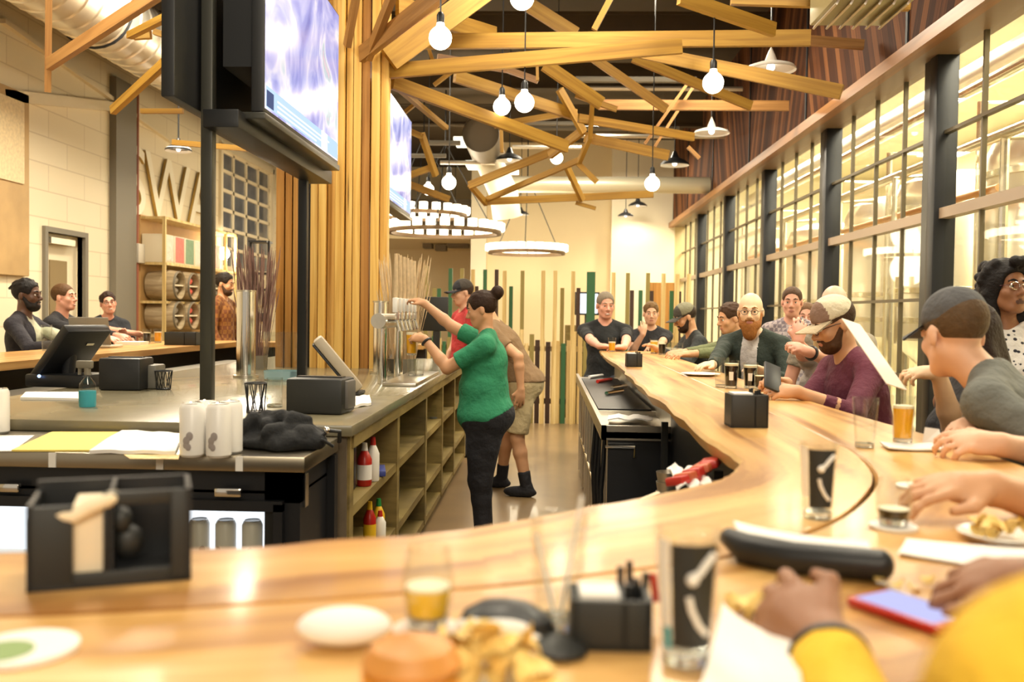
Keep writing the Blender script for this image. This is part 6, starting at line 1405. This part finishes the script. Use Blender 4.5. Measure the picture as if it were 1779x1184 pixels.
person('short haired man in a pale checked shirt standing near the glass wall', None, 205, 'stand', H=1.66, eye=(1376, 524, 7.4), look=(-8, -4), skn='pink', shirt=(.42, .36, .36), pat=('check', 34, (.2, .17, .2)), sleeve=1.8, style='crop', hairc=(.08, .04, .02), beard=None, vox=.0085)
r_, J, T_, _ = sitter('fair haired person with a black wristband, both hands up, head behind the trucker cap', None, 240, H=1.62, eye=(1436, 558, 4.95), lean=6, look=(-4, -12), fem=True, skn='pink', shirt=(.45, .4, .36), sleeve=.9, style='long', hairc=(.55, .40, .2), l=Y(1392, 608, 4.42), lp=(.2, -.2, -1), lh=((-.9, -.2, .35), (.1, -.6, .8)), r=Y(1384, 588, 4.6), rp=(-.3, -.1, -1), rh=((.1, .1, 1), (-.3, -1, 0)), curl=(1.2, .7), watch=(-1,), vox=.0075)
person('bald man standing behind the white trucker cap, only his scalp showing', None, 200, 'stand', H=1.6, eye=(1449, 529, 5.4), look=(0, 0), skn='pink', shirt=(.3, .26, .2), style='none', vox=.009)
r_, J, T_, _ = sitter('man in a plum shirt and white trucker cap bent over his phone', None, 262, H=1.62, eye=(1447, 562, 4.08), lean=16, look=(0, -22), skn='tan', shirt=(.12, .022, .045), sleeve=1.55, style='short', hairc=(.06, .03, .015), beard=(.07, .03, .012), cap=((.66, .60, .44), (.24, .15, .11), False, (.5, .40, .26)), glasses=1, fat=1.12, l=Z(1384, 680, BZ + .035), lp=(.3, -.6, -.7), lh=((-1, .05, 0), (0, -.6, .8)), r=Z(1366, 666, BZ + .05), rh=((-1, -.1, .1), (0, .5, .9)), curl=(.9, .9), vox=.0075)
PEOPLE['plum'] = (J, T_)
r_, J, T_, _ = sitter('woman with long dark hair holding up the long paper menu', None, 268, H=1.64, eye=(1672, 580, 3.35), lean=6, look=(6, -14), fem=True, skn='pale', shirt=(.03, .03, .035), sleeve=.6, style='long', hairc=(.025, .012, .01), l=Y(1630, 646, 3.18), le=Y(1656, 742, 3.25), lh=((-1, .1, -.05), (0, -.35, .95)), curl=(.8, .6), vox=.0075)
PEOPLE['menu'] = (J, T_)
r_, J, T_, _ = sitter('man in a grey t-shirt and dark grey cap with folded arms on the bar', None, 304, H=1.72, eye=(1656, 578, 2.74), lean=27, neck=-.015, look=(42, -12), skn='fair', shirt=(.135, .14, .125), sleeve=.85, style='short', hairc=(.10, .06, .03), cap=((.085, .085, .09), (.085, .085, .09), False), fat=1.15, l=Z(1738, 772, BZ + .038), lp=(.6, -.9, -.5), lh=((-1, .12, .06), (0, -.5, .85)), r=Z(1690, 738, BZ + .04), rp=(.3, .8, -.5), rh=((-.6, -.7, 0), (0, 0, 1)), curl=(.8, .6), vox=.007)
person('woman with curly black hair and glasses in a dotted top at the right edge', None, 196, 'stand', H=1.65, eye=(1749, 500, 4.0), look=(-26, 4), fem=True, skn='brown', shirt=(.75, .72, .68), pat=('dots', 40, (.02, .02, .03)), sleeve=.6, style='curly', hairc=(.012, .010, .010), glasses=2, vox=.0075)
r_, J, T_, _ = sitter('person in yellow long sleeves with a black wristband eating at the corner', (.45, .41, .75), 352, H=1.74, lean=6, skn='brown', shirt=(.82, .50, .03), sleeve=1.9, fat=1.1, l=Y(1432, 1120, .90), lp=(-.1, -.3, -1), lh=((-.32, .92, .12), (-.75, -.3, .62)), r=Y(1850, 1012, 1.0), rp=(.5, -.5, -.6), rh=((-1, .25, -.12), (.1, -.35, .9)), curl=(.95, .8), watch=(-1,), style='short', vox=.005, look=(-10, -20))
PEOPLE['yellow'] = (J, T_)
r_, J, T_, _ = sitter('person off the right edge resting a brown bare arm on the bar', (1.26, 1.42, .76), 270, H=1.76, lean=6, skn='tan', shirt=(.05, .05, .06), sleeve=.7, r=Y(1722, 848, 1.55), rp=(.2, .5, -1), rh=((-1, -.05, .02), (0, -.25, .95)), curl=(.75, .6), style='short', vox=.006)
# left side
sitter('man with a black beard in a dark hooded jacket at the left picture edge', None, 82, H=1.86, eye=(48, 512, 7.7), look=(6, 0), skn='dark', shirt=(.50, .50, .36), jacket=(.020, .018, .026), sleeve=1.9, style='short', hairc=(.012, .01, .01), beard=(.014, .011, .01), fat=1.05, l=(-3.93, 7.62, 1.105), r=(-3.95, 7.38, 1.105), vox=.0085)
sitter('smiling man with short hair in a black coat at the left bar', None, 88, H=1.82, eye=(112, 516, 8.65), look=(4, 4), skn='pink', shirt=(.014, .014, .018), sleeve=1.9, style='crop', hairc=(.10, .05, .02), fat=1.05, l=(-3.94, 8.62, 1.105), r=(-3.95, 8.35, 1.105), smile=True, vox=.0085)
sitter('laughing woman with glasses and dark hair in a black top at the left bar', None, 140, H=1.7, eye=(188, 526, 9.55), look=(6, 2), tilt=-8, fem=True, skn='pink', shirt=(.012, .014, .02), sleeve=.7, style='short', hairc=(.03, .015, .01), glasses=1, l=Y(217, 580, 9.36), r=(-3.95, 9.3, 1.105), smile=True, vox=.0085)
person('man in a brown flannel shirt standing beyond the left bar end', None, 96, 'stand', H=1.74, eye=(391, 493, 10.35), look=(0, -8), skn='tan', shirt=(.30, .13, .03), pat=('check', 22, (.18, .06, .02)), sleeve=1.9, style='short', hairc=(.02, .014, .01), beard=(.06, .03, .015), vox=.0095)
# stools under the seated guests
proto = None
for i, rt_ in enumerate(stools):
    p = rt_.location.copy(); hz = min(o.bound_box[0][2] for o in rt_.children if o.name.startswith('trousers')) if False else None
    if proto is None:
        st = thing('bar_stool', 'round dark seated bar stool hidden under a seated guest', 'stool', (p.x, p.y, 0), 'bar stools under the guests')
        MB().solid([(.17, .60), (.18, .62), (.17, .645)], seg=20).build('seat', W['cubby'], st, local=True)
        for q in range(4):
            a = PI / 4 + q * PI / 2; MB().tube([(.12 * math.cos(a), .12 * math.sin(a), .60), (.2 * math.cos(a), .2 * math.sin(a), .005)], .014, 8).build('leg', W['blackmetal'], st, local=True)
        MB().tube([(.16 * math.cos(a), .16 * math.sin(a), .28) for a in [2 * PI * k / 20 for k in range(21)]], .01, 6).build('foot_ring', W['blackmetal'], st, local=True)
        proto = st
    else: dup(proto, (p.x, p.y, 0))
# ---------------------------------------------------------------- held things
J, T_ = PEOPLE['green']; e, w = J[-1]; p = V(w + nrm(A((-1, .25, .12))) * .085) + V((0, .03, -.055))
gl(p + V((0, 0, -.055)), 'glass of golden beer being filled in the hand of the bartender', .15, .03, .036, .8, 'beer', .015)
# ================================================================ LIGHT
w = bpy.data.worlds.new('world'); bpy.context.scene.world = w; w.use_nodes = True
bg = w.node_tree.nodes['Background']; bg.inputs[0].default_value = (1, .86, .66, 1); bg.inputs[1].default_value = .42
def area(x, y, z, sx, sy, e, col=(1, .88, .68)):
    d = bpy.data.lights.new('unseen_area_light', 'AREA'); d.shape = 'RECTANGLE'; d.size = sx; d.size_y = sy; d.energy = e; d.color = col
    o = bpy.data.objects.new('unseen_area_light', d); C.objects.link(o); o.location = (x, y, z); return o
# brewery ceiling lights
for y in (5, 9, 13, 17, 21): area(5.6, y, CEIL - .15, 3.5, 2.2, 560, (1, .92, .74))
o_ = area(.3, -1.9, 2.9, 2.2, 1.2, 70); o_.rotation_euler = (math.radians(58), 0, 0)  # added front fill behind the camera, tilted to brighten faces and near fronts
# added overhead area lights that brighten the room, no fixtures there
for x, y, e in ((.6, 1.2, 40), (-1.0, 2.6, 60), (1.6, 4.2, 90), (-3.4, 5, 120), (0, 6.5, 80), (-3.6, 8.6, 170), (1.3, 9.5, 100), (-3.9, 12.5, 180), (.5, 14, 120), (-1.5, 18, 80), (1.5, 18.5, 70)):
    area(x, y, 4.6, .8, .8, e)
vs = bpy.context.scene.view_settings; vs.view_transform = 'Standard'; vs.look = 'None'; vs.gamma = 1; vs.use_curve_mapping = False; vs.exposure = .35
cy = bpy.context.scene.cycles; cy.use_denoising = True; cy.max_bounces = 8; cy.transparent_max_bounces = 16; cy.caustics_reflective = False; cy.caustics_refractive = False; cy.sample_clamp_indirect = 6
